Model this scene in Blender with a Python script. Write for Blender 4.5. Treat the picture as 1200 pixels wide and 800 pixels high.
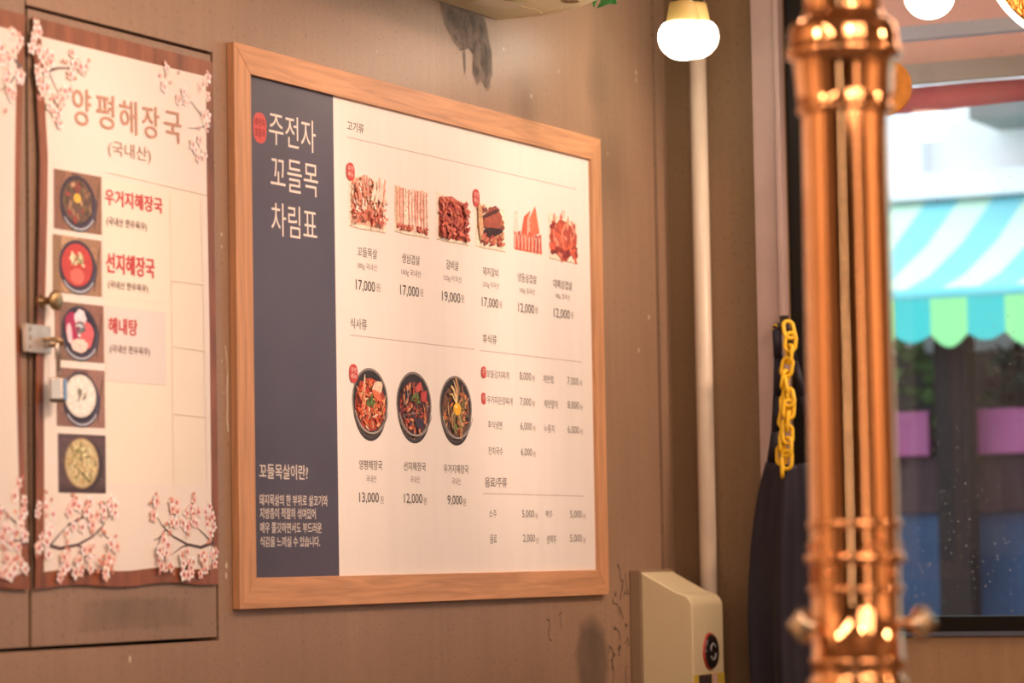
import bpy, bmesh, math, random
from mathutils import Vector, Matrix
scene = bpy.context.scene
for o in list(bpy.data.objects):
    bpy.data.objects.remove(o)
COL = scene.collection
PI = math.pi

# ---------------------------------------------------------------- camera
cam_data = bpy.data.cameras.new('camera')
cam = bpy.data.objects.new('camera', cam_data)
COL.objects.link(cam)
cam_data.sensor_width = 36.0
cam_data.lens = 114.0
YAW, PITCH, ROLL = 0.451483, 0.067594, -0.016906
fw = Vector((math.cos(PITCH)*math.cos(YAW), math.cos(PITCH)*math.sin(YAW), math.sin(PITCH)))
rt = fw.cross(Vector((0, 0, 1))).normalized()
up = rt.cross(fw)
r2 = math.cos(ROLL)*rt + math.sin(ROLL)*up
u2 = -math.sin(ROLL)*rt + math.cos(ROLL)*up
M = Matrix((r2, u2, -fw)).transposed().to_4x4()
M.translation = Vector((-4.387707, -2.619818, 1.3))
cam.matrix_world = M
cam_data.dof.use_dof = True
cam_data.dof.focus_distance = 5.6
cam_data.dof.aperture_fstop = 4.0
cam_data.clip_start = 0.05
scene.camera = cam

# ---------------------------------------------------------------- world, lamps, exposure
W = bpy.data.worlds.new('world')
scene.world = W
W.use_nodes = True
W.node_tree.nodes['Background'].inputs[0].default_value = (0.93, 0.95, 1.0, 1)
W.node_tree.nodes['Background'].inputs[1].default_value = 2.15
vs = scene.view_settings
scene.display_settings.display_device = 'sRGB'
vs.view_transform = 'Standard'
vs.look = 'None'
vs.exposure = 0.10
vs.gamma = 1.0
vs.use_curve_mapping = False
scene.cycles.use_denoising = True
scene.cycles.max_bounces = 8
scene.cycles.sample_clamp_indirect = 6.0

WARM = (1.0, 0.665, 0.49)
def area(name, loc, target, size, power, color, size_y=None):
    d = bpy.data.lights.new(name, 'AREA')
    d.energy = power
    d.color = color
    d.size = size
    if size_y:
        d.shape = 'RECTANGLE'
        d.size_y = size_y
    o = bpy.data.objects.new(name, d)
    COL.objects.link(o)
    o.location = loc
    v = Vector(target)-Vector(loc)
    o.rotation_euler = v.to_track_quat('-Z', 'Y').to_euler()
    return o
def point(name, loc, power, color, radius):
    d = bpy.data.lights.new(name, 'POINT')
    d.energy = power
    d.color = color
    d.shadow_soft_size = radius
    o = bpy.data.objects.new(name, d)
    COL.objects.link(o)
    o.location = loc
    return o
def spot(name, loc, target, power, color, angle, blend, radius):
    d = bpy.data.lights.new(name, 'SPOT')
    d.energy = power; d.color = color
    d.spot_size = math.radians(angle); d.spot_blend = blend; d.shadow_soft_size = radius
    o = bpy.data.objects.new(name, d)
    COL.objects.link(o)
    o.location = loc
    o.rotation_euler = (Vector(target)-Vector(loc)).to_track_quat('-Z', 'Y').to_euler()
    return o
for sx, pw in ((-0.72, 96), (-0.05, 82), (0.62, 80), (1.40, 98)):      # unseen spots added to wash wall and board, fading out below
    spot('added_wall_spot', (sx-0.1, -1.75, 2.78), (sx, 0.0, 1.76), pw, WARM, 37, 0.65, 0.12)
area('ceiling_lamp_light', (0.85, -1.3, 2.74), (0.7, -0.3, 1.2), 0.9, 20, WARM, 1.5)
area('room_fill_light', (-2.6, -2.8, 2.74), (-1.2, -1.0, 0.8), 1.6, 44, WARM)  # soft fill added for the room's overall warm light
area('near_wall_fill', (-0.9, -4.3, 2.74), (-0.6, -5.2, 1.3), 0.4, 70, WARM, 2.0)  # unseen area added to brighten the near wall mirrored in the copper
area('front_wall_fill', (-2.9, -0.8, 2.74), (-2.9, 0.0, 1.4), 0.4, 36, WARM, 1.6)  # unseen area added so the front wall reflects brightly in the copper
area('reflection_strip_back', (-6.1, -2.2, 1.5), (0, -2.0, 1.5), 0.13, 7, (1.0, 0.9, 0.8), 2.2)  # added strip with no real opening, for a streak in the copper
area('reflection_strip_near', (-4.4, -5.1, 1.6), (-1.5, -1.5, 1.5), 0.12, 6, WARM, 1.8)  # added warm strip, only there to streak the copper
point('added_point_far', (-2.1, -0.75, 2.25), 7, WARM, 0.045)  # unseen point added for highlights on the copper pipe
point('added_point_near', (-3.2, -3.7, 2.3), 16, WARM, 0.05)  # likewise added out of view, to show in the copper
point('added_point_side', (-0.6, -3.0, 2.3), 16, WARM, 0.05)  # unseen point added for the copper's side highlights
point('added_point_middle', (-2.3, -2.2, 2.4), 9, WARM, 0.045)  # another unseen point added for copper highlights
point('added_point_poster', (-0.55, -0.75, 2.5), 5, WARM, 0.05)  # unseen point added to warm the top of the poster

# ---------------------------------------------------------------- helpers
def tag(o, label=None, cat=None, group=None, kind=None):
    if label: o['label'] = label
    if cat: o['category'] = cat
    if group: o['group'] = group
    if kind: o['kind'] = kind
    return o
def empty(name, loc, label, cat, group=None):
    o = bpy.data.objects.new(name, None)
    COL.objects.link(o)
    o.empty_display_size = 0.05
    o.location = loc
    return tag(o, label, cat, group)
def s2l(c):
    c /= 255.0
    return c/12.92 if c <= 0.04045 else ((c+0.055)/1.055)**2.4
def RGB(r, g, b):
    return (s2l(r), s2l(g), s2l(b))
def INK(r, g, b, k=1.0):
    """own colour of a print seen under the warm lamps (white balance taken out)"""
    c = RGB(r, g, b)
    t = (1.05, 0.80, 0.63)
    return tuple(min(0.93, k*c[i]/t[i]) for i in range(3))

class MB:
    def __init__(self):
        self.v, self.f, self.mi, self.fc = [], [], [], []
        self.smooth = []
    def face(self, pts, mi=0, col=None, smooth=False):
        n = len(self.v)
        self.v += [tuple(p) for p in pts]
        self.f.append(tuple(range(n, n+len(pts))))
        self.mi.append(mi); self.fc.append(col); self.smooth.append(smooth)
    def raw(self, vs, fs, mi=0, col=None, smooth=False):
        n = len(self.v)
        self.v += [tuple(p) for p in vs]
        for f in fs:
            self.f.append(tuple(i+n for i in f))
            self.mi.append(mi); self.fc.append(col); self.smooth.append(smooth)
    def box(self, x0, x1, y0, y1, z0, z1, mi=0):
        vs = [(x, y, z) for x in (x0, x1) for y in (y0, y1) for z in (z0, z1)]
        self.raw(vs, [(0, 1, 3, 2), (4, 6, 7, 5), (0, 4, 5, 1), (2, 3, 7, 6), (0, 2, 6, 4), (1, 5, 7, 3)], mi)
    def lathe(self, prof, n=48, center=(0, 0), mi=0, caps=True):
        vs, fs = [], []
        for (r, z) in prof:
            for k in range(n):
                a = 2*PI*k/n
                vs.append((center[0]+r*math.cos(a), center[1]+r*math.sin(a), z))
        m = len(prof)
        for i in range(m-1):
            for k in range(n):
                k2 = (k+1) % n
                fs.append((i*n+k, i*n+k2, (i+1)*n+k2, (i+1)*n+k))
        if caps:
            fs.append(tuple(range(n-1, -1, -1)))
            fs.append(tuple((m-1)*n+k for k in range(n)))
        self.raw(vs, fs, mi, None, True)
    def tube(self, pts, r, n=10, mi=0, closed=False):
        pts = [Vector(p) for p in pts]
        m = len(pts)
        vs, fs = [], []
        ref = None
        for i, p in enumerate(pts):
            if closed:
                t = pts[(i+1) % m]-pts[i-1]
            else:
                t = pts[min(i+1, m-1)]-pts[max(i-1, 0)]
            t.normalize()
            if ref is None:
                ref = Vector((0, 0, 1)) if abs(t.z) < 0.9 else Vector((1, 0, 0))
            a = (ref-t*ref.dot(t)).normalized()
            ref = a
            b = t.cross(a)
            rr = r[i] if isinstance(r, (list, tuple)) else r
            for k in range(n):
                q = 2*PI*k/n
                vs.append(p+a*rr*math.cos(q)+b*rr*math.sin(q))
        lim = m if closed else m-1
        for i in range(lim):
            j = (i+1) % m
            for k in range(n):
                k2 = (k+1) % n
                fs.append((i*n+k, i*n+k2, j*n+k2, j*n+k))
        if not closed:
            fs.append(tuple(range(n-1, -1, -1)))
            fs.append(tuple((m-1)*n+k for k in range(n)))
        self.raw(vs, fs, mi, None, True)
    def build(self, name, mats, parent=None, bevel=0, recalc=True):
        me = bpy.data.meshes.new(name)
        me.from_pydata(self.v, [], self.f)
        if not isinstance(mats, (list, tuple)): mats = [mats]
        for m in mats: me.materials.append(m)
        for p, mi, sm in zip(me.polygons, self.mi, self.smooth):
            p.material_index = mi
            p.use_smooth = sm
        if any(c is not None for c in self.fc):
            at = me.color_attributes.new('ink', 'FLOAT_COLOR', 'CORNER')
            for p, c in zip(me.polygons, self.fc):
                for li in p.loop_indices:
                    at.data[li].color = (*(c or (1, 1, 1)), 1)
        elif recalc:
            bm = bmesh.new(); bm.from_mesh(me)
            bmesh.ops.remove_doubles(bm, verts=bm.verts, dist=1e-6)
            bmesh.ops.recalc_face_normals(bm, faces=bm.faces)
            bm.to_mesh(me); bm.free()
        me.update()
        o = bpy.data.objects.new(name, me)
        COL.objects.link(o)
        if parent is not None:
            o.parent = parent
            pw = parent.location.copy()
            if parent.parent: pw += parent.parent.location
            o.location = -pw
        if bevel:
            b = o.modifiers.new('bevel', 'BEVEL')
            b.width = bevel; b.segments = 3; b.limit_method = 'ANGLE'
        return o

# ---------------------------------------------------------------- materials
def mat(name, color, rough=0.6, metal=0.0, noise=0.0, nscale=8.0, bump=0.0, bscale=60.0, emit=None, estr=0.0, stretch=(1, 1, 1), spec=0.5):
    m = bpy.data.materials.new(name)
    m.use_nodes = True
    nt = m.node_tree
    b = nt.nodes['Principled BSDF']
    b.inputs['Base Color'].default_value = (*color, 1)
    b.inputs['Roughness'].default_value = rough
    b.inputs['Metallic'].default_value = metal
    b.inputs['Specular IOR Level'].default_value = spec
    tc = nt.nodes.new('ShaderNodeTexCoord')
    mp = nt.nodes.new('ShaderNodeMapping')
    mp.inputs['Scale'].default_value = stretch
    nt.links.new(tc.outputs['Object'], mp.inputs[0])
    if noise:
        n = nt.nodes.new('ShaderNodeTexNoise')
        n.inputs['Scale'].default_value = nscale
        n.inputs['Detail'].default_value = 6
        nt.links.new(mp.outputs[0], n.inputs['Vector'])
        r = nt.nodes.new('ShaderNodeValToRGB')
        r.color_ramp.elements[0].position = 0.3
        r.color_ramp.elements[1].position = 0.7
        r.color_ramp.elements[0].color = (*[c*(1-noise) for c in color], 1)
        r.color_ramp.elements[1].color = (*[min(1, c*(1+noise)) for c in color], 1)
        nt.links.new(n.outputs['Fac'], r.inputs[0])
        nt.links.new(r.outputs[0], b.inputs['Base Color'])
    if bump:
        n2 = nt.nodes.new('ShaderNodeTexNoise')
        n2.inputs['Scale'].default_value = bscale
        n2.inputs['Detail'].default_value = 4
        nt.links.new(mp.outputs[0], n2.inputs['Vector'])
        bp = nt.nodes.new('ShaderNodeBump')
        bp.inputs['Strength'].default_value = bump
        bp.inputs['Distance'].default_value = 0.004
        nt.links.new(n2.outputs['Fac'], bp.inputs['Height'])
        nt.links.new(bp.outputs[0], b.inputs['Normal'])
    if emit:
        b.inputs['Emission Color'].default_value = (*emit, 1)
        b.inputs['Emission Strength'].default_value = estr
    return m

def ink_mat(name, rough=0.55, vary=0.25, spec=0.4):
    m = bpy.data.materials.new(name)
    m.use_nodes = True
    nt = m.node_tree
    b = nt.nodes['Principled BSDF']
    b.inputs['Roughness'].default_value = rough
    b.inputs['Specular IOR Level'].default_value = spec
    at = nt.nodes.new('ShaderNodeAttribute'); at.attribute_name = 'ink'
    tc = nt.nodes.new('ShaderNodeTexCoord')
    n = nt.nodes.new('ShaderNodeTexNoise')
    n.inputs['Scale'].default_value = 160
    n.inputs['Detail'].default_value = 5
    nt.links.new(tc.outputs['Object'], n.inputs['Vector'])
    mr = nt.nodes.new('ShaderNodeMapRange')
    mr.inputs['From Min'].default_value = 0.3; mr.inputs['From Max'].default_value = 0.7
    mr.inputs['To Min'].default_value = 1-vary; mr.inputs['To Max'].default_value = 1+vary
    nt.links.new(n.outputs['Fac'], mr.inputs['Value'])
    mx = nt.nodes.new('ShaderNodeVectorMath'); mx.operation = 'MULTIPLY'
    nt.links.new(at.outputs['Color'], mx.inputs[0])
    nt.links.new(mr.outputs[0], mx.inputs[1])
    nt.links.new(mx.outputs[0], b.inputs['Base Color'])
    return m

def wood_mat(name, along, color):
    m = bpy.data.materials.new(name)
    m.use_nodes = True
    nt = m.node_tree
    b = nt.nodes['Principled BSDF']
    b.inputs['Roughness'].default_value = 0.5
    tc = nt.nodes.new('ShaderNodeTexCoord')
    mp = nt.nodes.new('ShaderNodeMapping')
    mp.inputs['Scale'].default_value = (3, 40, 55) if along == 'x' else (55, 40, 3)
    nt.links.new(tc.outputs['Object'], mp.inputs[0])
    n = nt.nodes.new('ShaderNodeTexNoise')
    n.inputs['Scale'].default_value = 1.6; n.inputs['Detail'].default_value = 7; n.inputs['Distortion'].default_value = 0.8
    nt.links.new(mp.outputs[0], n.inputs['Vector'])
    r = nt.nodes.new('ShaderNodeValToRGB')
    e = r.color_ramp.elements
    e[0].position = 0.28; e[0].color = (*[c*0.72 for c in color], 1)
    e[1].position = 0.66; e[1].color = (*[min(1, c*1.1) for c in color], 1)
    nt.links.new(n.outputs['Fac'], r.inputs[0])
    nt.links.new(r.outputs[0], b.inputs['Base Color'])
    bp = nt.nodes.new('ShaderNodeBump'); bp.inputs['Strength'].default_value = 0.15; bp.inputs['Distance'].default_value = 0.001
    nt.links.new(n.outputs['Fac'], bp.inputs['Height'])
    nt.links.new(bp.outputs[0], b.inputs['Normal'])
    return m

def paint_mat(name, color, dirt):
    """old rolled wall paint: faint vertical roller streaks, blotches and grime specks"""
    m = bpy.data.materials.new(name)
    m.use_nodes = True
    nt = m.node_tree
    b = nt.nodes['Principled BSDF']
    b.inputs['Roughness'].default_value = 0.42
    b.inputs['Specular IOR Level'].default_value = 0.5
    tc = nt.nodes.new('ShaderNodeTexCoord')
    def noise(scale, stretch, detail=5):
        mp = nt.nodes.new('ShaderNodeMapping'); mp.inputs['Scale'].default_value = stretch
        nt.links.new(tc.outputs['Object'], mp.inputs[0])
        n = nt.nodes.new('ShaderNodeTexNoise'); n.inputs['Scale'].default_value = scale; n.inputs['Detail'].default_value = detail
        nt.links.new(mp.outputs[0], n.inputs['Vector'])
        return n
    n1 = noise(3.0, (1, 1, 1)); n2 = noise(9.0, (6, 6, 0.25)); n3 = noise(140.0, (1, 1, 1), 2)
    def ramp(n, p0, c0, p1, c1):
        r = nt.nodes.new('ShaderNodeValToRGB')
        r.color_ramp.elements[0].position = p0; r.color_ramp.elements[0].color = (*c0, 1)
        r.color_ramp.elements[1].position = p1; r.color_ramp.elements[1].color = (*c1, 1)
        nt.links.new(n.outputs['Fac'], r.inputs[0])
        return r
    base = ramp(n1, 0.3, [c*0.92 for c in color], 0.7, [c*1.07 for c in color])
    st = ramp(n2, 0.35, (0.95, 0.95, 0.95), 0.65, (1.03, 1.03, 1.02))
    sp = ramp(n3, 0.30, [dirt]*3, 0.40, (1, 1, 1))
    def mul(a, c):
        x = nt.nodes.new('ShaderNodeMix'); x.data_type = 'RGBA'; x.blend_type = 'MULTIPLY'
        x.inputs[0].default_value = 1
        nt.links.new(a, x.inputs[6]); nt.links.new(c, x.inputs[7])
        return x.outputs[2]
    o = mul(mul(base.outputs[0], st.outputs[0]), sp.outputs[0])
    nt.links.new(o, b.inputs['Base Color'])
    bp = nt.nodes.new('ShaderNodeBump'); bp.inputs['Strength'].default_value = 0.12; bp.inputs['Distance'].default_value = 0.003
    nt.links.new(n3.outputs['Fac'], bp.inputs['Height'])
    nt.links.new(bp.outputs[0], b.inputs['Normal'])
    return m

def decal_mat(name, color, scale, cut, soft=0.12, rough=0.7, top=0.85):
    """stain with broken, noisy edges: transparent where the noise is low"""
    m = bpy.data.materials.new(name)
    m.use_nodes = True
    nt = m.node_tree
    b = nt.nodes['Principled BSDF']
    b.inputs['Base Color'].default_value = (*color, 1)
    b.inputs['Roughness'].default_value = rough
    tc = nt.nodes.new('ShaderNodeTexCoord')
    n = nt.nodes.new('ShaderNodeTexNoise'); n.inputs['Scale'].default_value = scale; n.inputs['Detail'].default_value = 7
    nt.links.new(tc.outputs['Object'], n.inputs['Vector'])
    at = nt.nodes.new('ShaderNodeAttribute'); at.attribute_name = 'ink'
    sep = nt.nodes.new('ShaderNodeSeparateColor')
    nt.links.new(at.outputs['Color'], sep.inputs[0])
    add = nt.nodes.new('ShaderNodeMath'); add.operation = 'ADD'
    nt.links.new(n.outputs['Fac'], add.inputs[0]); nt.links.new(sep.outputs[0], add.inputs[1])
    mr = nt.nodes.new('ShaderNodeMapRange')
    mr.inputs['From Min'].default_value = cut; mr.inputs['From Max'].default_value = cut+soft
    mr.inputs['To Max'].default_value = top
    nt.links.new(add.outputs[0], mr.inputs['Value'])
    nt.links.new(mr.outputs[0], b.inputs['Alpha'])
    return m

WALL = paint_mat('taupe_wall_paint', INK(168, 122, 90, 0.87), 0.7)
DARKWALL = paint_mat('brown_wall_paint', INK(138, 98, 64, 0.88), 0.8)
DOORP = paint_mat('door_paint', INK(166, 122, 92, 0.80), 0.7)
BLACK = mat('black_gap', (0.012, 0.011, 0.01), 0.8)
WOODH = wood_mat('oak_along', 'x', (0.63, 0.33, 0.17))
WOODV = wood_mat('oak_upright', 'z', (0.62, 0.325, 0.165))
NAVY = mat('navy_print', (0.080, 0.066, 0.098), 0.42, noise=0.12, nscale=5)
CREAM = mat('board_white', (0.86, 0.83, 0.79), 0.5, noise=0.02, nscale=30, stretch=(1, 1, 0.1))
INKM = ink_mat('printed_ink')
FLAT = ink_mat('plain_ink', 0.5, 0.03)
GLOSSINK = ink_mat('poster_ink', 0.42, 0.2)
BOARD_PRINT = [
    ('주전자', 'title', 0.1154, 0.2687, 1.9777, 2.0311),
    ('꼬들목', 'title', 0.1191, 0.2749, 1.9048, 1.9589),
    ('차림표', 'title', 0.1195, 0.2695, 1.8306, 1.8842),
    ('꼬들목살이란?', 'question', 0.0718, 0.2288, 1.4376, 1.4617),
    ('돼지목살의 한 부위로 살코기와', 'story', 0.0712, 0.2932, 1.395, 1.413),
    ('지방층이 적절히 섞여있어', 'story', 0.0724, 0.2525, 1.3737, 1.3916),
    ('매우 쫄깃하면서도 부드러운', 'story', 0.0729, 0.2719, 1.3513, 1.3683),
    ('식감을 느끼실 수 있습니다.', 'story', 0.0724, 0.2656, 1.329, 1.3459),
    ('', 'seal', 0.0655, 0.1076, 1.9751, 2.0246),
    ('고기류', 'heading', 0.3766, 0.4361, 2.029, 2.0454),
    ('식사류', 'heading', 0.3789, 0.4374, 1.6943, 1.7123),
    ('후식류', 'heading', 0.8778, 0.9354, 1.696, 1.7128),
    ('음료/주류', 'heading', 0.8783, 0.9682, 1.4345, 1.4524),
    ('', 'rule', 0.376, 1.2956, 2.0165, 2.0175),
    ('', 'rule', 0.3783, 0.8438, 1.6823, 1.6833),
    ('', 'rule', 0.8658, 1.3063, 1.6813, 1.6823),
    ('', 'rule', 0.8689, 1.3052, 1.4222, 1.4233),
    ('', 'meat0', 0.3804, 0.5081, 1.8687, 1.9656),
    ('', 'meat1', 0.5424, 0.6706, 1.8729, 1.9598),
    ('', 'meat2', 0.7022, 0.8281, 1.8727, 1.9619),
    ('', 'meat3', 0.8556, 0.9776, 1.8729, 1.9603),
    ('', 'meat4', 1.0147, 1.1337, 1.8772, 1.9657),
    ('', 'meat5', 1.1677, 1.2974, 1.8751, 1.9668),
    ('', 'bowl0', 0.3815, 0.5089, 1.518, 1.6307),
    ('', 'bowl1', 0.5398, 0.6711, 1.5181, 1.6315),
    ('', 'bowl2', 0.7019, 0.8296, 1.5182, 1.6311),
    ('추천|메뉴', 'badge', 0.3709, 0.3995, 1.9441, 1.9745),
    ('추천|메뉴', 'badge', 0.8457, 0.8724, 1.943, 1.9752),
    ('추천|메뉴', 'badge', 0.3721, 0.4007, 1.603, 1.6345),
    ('추천', 'badge', 0.8686, 0.8888, 1.6322, 1.6533),
    ('추천', 'badge', 0.8682, 0.8877, 1.5842, 1.6059),
    ('꼬들목살', 'dish', 0.4078, 0.4776, 1.8181, 1.8347),
    ('180g 국내산', 'origin', 0.4071, 0.4769, 1.7956, 1.8085),
    ('17,000', 'price', 0.4001, 0.4685, 1.7583, 1.7786),
    ('원', 'won', 0.4729, 0.487, 1.7632, 1.7771),
    ('생삼겹살', 'dish', 0.5681, 0.6352, 1.8191, 1.8359),
    ('160g 국내산', 'origin', 0.5657, 0.6396, 1.7962, 1.8096),
    ('17,000', 'price', 0.56, 0.6301, 1.7602, 1.7807),
    ('원', 'won', 0.6347, 0.6463, 1.7652, 1.7787),
    ('갈비살', 'dish', 0.737, 0.7854, 1.8207, 1.8375),
    ('150g 미국산', 'origin', 0.7262, 0.7968, 1.7977, 1.8108),
    ('19,000', 'price', 0.7184, 0.7905, 1.7601, 1.7805),
    ('원', 'won', 0.7936, 0.8058, 1.7649, 1.7788),
    ('돼지갈비', 'dish', 0.8837, 0.9471, 1.8201, 1.8358),
    ('250g 미국산', 'origin', 0.8828, 0.9498, 1.7975, 1.8097),
    ('17,000', 'price', 0.8771, 0.9449, 1.7605, 1.7803),
    ('원', 'won', 0.9503, 0.961, 1.7648, 1.7774),
    ('냉동삼겹살', 'dish', 1.0292, 1.11, 1.819, 1.8356),
    ('180g 칠레산', 'origin', 1.0363, 1.1027, 1.7965, 1.8093),
    ('12,000', 'price', 1.0288, 1.0976, 1.7597, 1.7795),
    ('원', 'won', 1.1025, 1.1137, 1.7639, 1.7768),
    ('대패삼겹살', 'dish', 1.1847, 1.2697, 1.8178, 1.8348),
    ('180g 칠레산', 'origin', 1.1933, 1.2589, 1.7969, 1.809),
    ('12,000', 'price', 1.1842, 1.2563, 1.7591, 1.7794),
    ('원', 'won', 1.2614, 1.2731, 1.7638, 1.7762),
    ('양평해장국', 'dish', 0.4035, 0.4853, 1.4581, 1.4743),
    ('국내산', 'origin', 0.428, 0.4632, 1.4367, 1.4489),
    ('13,000', 'price', 0.4019, 0.4714, 1.4005, 1.4197),
    ('원', 'won', 0.4771, 0.4882, 1.4016, 1.4142),
    ('선지해장국', 'dish', 0.5631, 0.6461, 1.4589, 1.4745),
    ('국내산', 'origin', 0.5877, 0.6228, 1.4379, 1.4502),
    ('12,000', 'price', 0.5629, 0.6313, 1.4005, 1.4195),
    ('원', 'won', 0.6364, 0.6474, 1.401, 1.4136),
    ('우거지해장국', 'dish', 0.7147, 0.812, 1.4574, 1.473),
    ('국내산', 'origin', 0.7458, 0.7807, 1.4371, 1.4496),
    ('9,000', 'price', 0.7277, 0.7849, 1.3996, 1.4183),
    ('원', 'won', 0.7886, 0.8004, 1.4001, 1.4129),
    ('꼬들김치찌개', 'item', 0.8929, 0.9843, 1.6339, 1.6479),
    ('8,000', 'cost', 1.03, 1.0792, 1.6338, 1.6505),
    ('원', 'won', 1.0836, 1.0947, 1.6361, 1.6466),
    ('계란찜', 'item', 1.1321, 1.1774, 1.6346, 1.6495),
    ('7,000', 'cost', 1.2404, 1.2911, 1.6336, 1.6502),
    ('원', 'won', 1.2958, 1.3076, 1.6359, 1.646),
    ('우거지된장찌개', 'item', 0.8926, 0.9977, 1.5867, 1.601),
    ('7,000', 'cost', 1.0303, 1.078, 1.5866, 1.6029),
    ('원', 'won', 1.0824, 1.0935, 1.5884, 1.5985),
    ('계란말이', 'item', 1.1331, 1.1938, 1.5873, 1.6028),
    ('8,000', 'cost', 1.24, 1.2907, 1.5878, 1.6042),
    ('원', 'won', 1.2954, 1.3072, 1.5897, 1.5996),
    ('후식냉면', 'item', 0.8944, 0.9522, 1.5411, 1.5557),
    ('6,000', 'cost', 1.03, 1.0791, 1.5409, 1.5571),
    ('원', 'won', 1.0835, 1.0946, 1.5424, 1.5524),
    ('누룽지', 'item', 1.132, 1.1773, 1.5409, 1.5561),
    ('6,000', 'cost', 1.238, 1.2894, 1.5407, 1.5567),
    ('원', 'won', 1.2941, 1.3059, 1.5422, 1.5518),
    ('잔치국수', 'item', 0.894, 0.954, 1.4936, 1.5082),
    ('6,000', 'cost', 1.0303, 1.0779, 1.4931, 1.5089),
    ('원', 'won', 1.0823, 1.0934, 1.4942, 1.5038),
    ('소주', 'item', 0.8929, 0.9235, 1.3793, 1.3932),
    ('5,000', 'cost', 1.0309, 1.0822, 1.3783, 1.3941),
    ('원', 'won', 1.0865, 1.0976, 1.3786, 1.3881),
    ('맥주', 'item', 1.1325, 1.1622, 1.3798, 1.3939),
    ('5,000', 'cost', 1.2411, 1.2957, 1.3789, 1.3949),
    ('원', 'won', 1.3003, 1.3121, 1.3792, 1.3887),
    ('음료', 'item', 0.8948, 0.9228, 1.3328, 1.349),
    ('2,000', 'cost', 1.0327, 1.0841, 1.3329, 1.349),
    ('원', 'won', 1.0884, 1.0995, 1.3328, 1.3426),
    ('생맥주', 'item', 1.135, 1.1777, 1.3314, 1.3474),
    ('5,000', 'cost', 1.2391, 1.2937, 1.3327, 1.349),
    ('원', 'won', 1.2983, 1.3101, 1.3326, 1.3424),
]
POSTER_PRINT = [
    ('양평해장국', 'title', -0.4494, -0.1481, 1.9452, 2.0003),
    ('(국내산)', 'sub', -0.356, -0.2384, 1.9069, 1.9325),
    ('우거지해장국', 'red', -0.3672, -0.2076, 1.8347, 1.859),
    ('(국내산 한우육우)', 'small', -0.3634, -0.2535, 1.8029, 1.8176),
    ('선지해장국', 'red', -0.3659, -0.2323, 1.7344, 1.7648),
    ('(국내산 한우육우)', 'small', -0.3604, -0.2515, 1.7101, 1.7235),
    ('해내탕', 'red', -0.36, -0.281, 1.6446, 1.6692),
    ('(국내산 한우육우)', 'small', -0.3559, -0.247, 1.6152, 1.6291),
    ('', 'photo0', -0.4999, -0.3749, 1.7887, 1.8748),
    ('', 'photo1', -0.503, -0.3759, 1.6974, 1.7801),
    ('', 'photo2', -0.498, -0.3707, 1.6004, 1.6843),
    ('', 'photo3', -0.4949, -0.3694, 1.5044, 1.5889),
    ('', 'photo4', -0.4927, -0.3693, 1.4088, 1.4938),
    ('', 'patch', -0.367, -0.0946, 1.424, 1.8738),
    ('', 'strip', -0.3706, -0.2058, 1.6987, 1.8682),
    ('', 'strip2', -0.3661, -0.2011, 1.5745, 1.6855),
]
# ---------------------------------------------------------------- lettering
_tc = {}
def glyphs(text, bold=0.0):
    key = (text, bold)
    if key not in _tc:
        c = bpy.data.curves.new('lettering', 'FONT')
        c.body = text
        c.dimensions = '2D'
        c.fill_mode = 'FRONT'
        c.resolution_u = 3
        c.offset = bold
        o = bpy.data.objects.new('lettering', c)
        COL.objects.link(o)
        dg = bpy.context.evaluated_depsgraph_get()
        me = bpy.data.meshes.new_from_object(o.evaluated_get(dg))
        vs = [(v.co.x, v.co.y) for v in me.vertices]
        fs = [tuple(p.vertices) for p in me.polygons]
        bpy.data.objects.remove(o); bpy.data.curves.remove(c); bpy.data.meshes.remove(me)
        x0 = min(v[0] for v in vs); x1 = max(v[0] for v in vs)
        y0 = min(v[1] for v in vs); y1 = max(v[1] for v in vs)
        _tc[key] = ([((x-x0)/(x1-x0), (y-y0)/(y1-y0)) for x, y in vs], fs)
    return _tc[key]
def put_text(mb, text, u0, u1, v0, v1, yfun, col, bold=0.0):
    # heavier lettering: the same glyphs struck a few times side by side
    if bold:
        w = bold*(v1-v0)
        u0 += w; u1 -= w; v0 += w*.5; v1 -= w*.5
        for k, (dx, dz) in enumerate(((-w, 0), (w, 0), (0, w*.5), (0, -w*.5))):
            put_text(mb, text, u0+dx, u1+dx, v0+dz, v1+dz, lambda x, z, k=k: yfun(x, z)-0.00003*(k+1), col)
    vs, fs = glyphs(text, 0.0)
    pts = []
    for a, b in vs:
        x = u0+a*(u1-u0); z = v0+b*(v1-v0)
        pts.append((x, yfun(x, z), z))
    mb.raw(pts, [tuple(f) for f in fs], 0, col)

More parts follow.
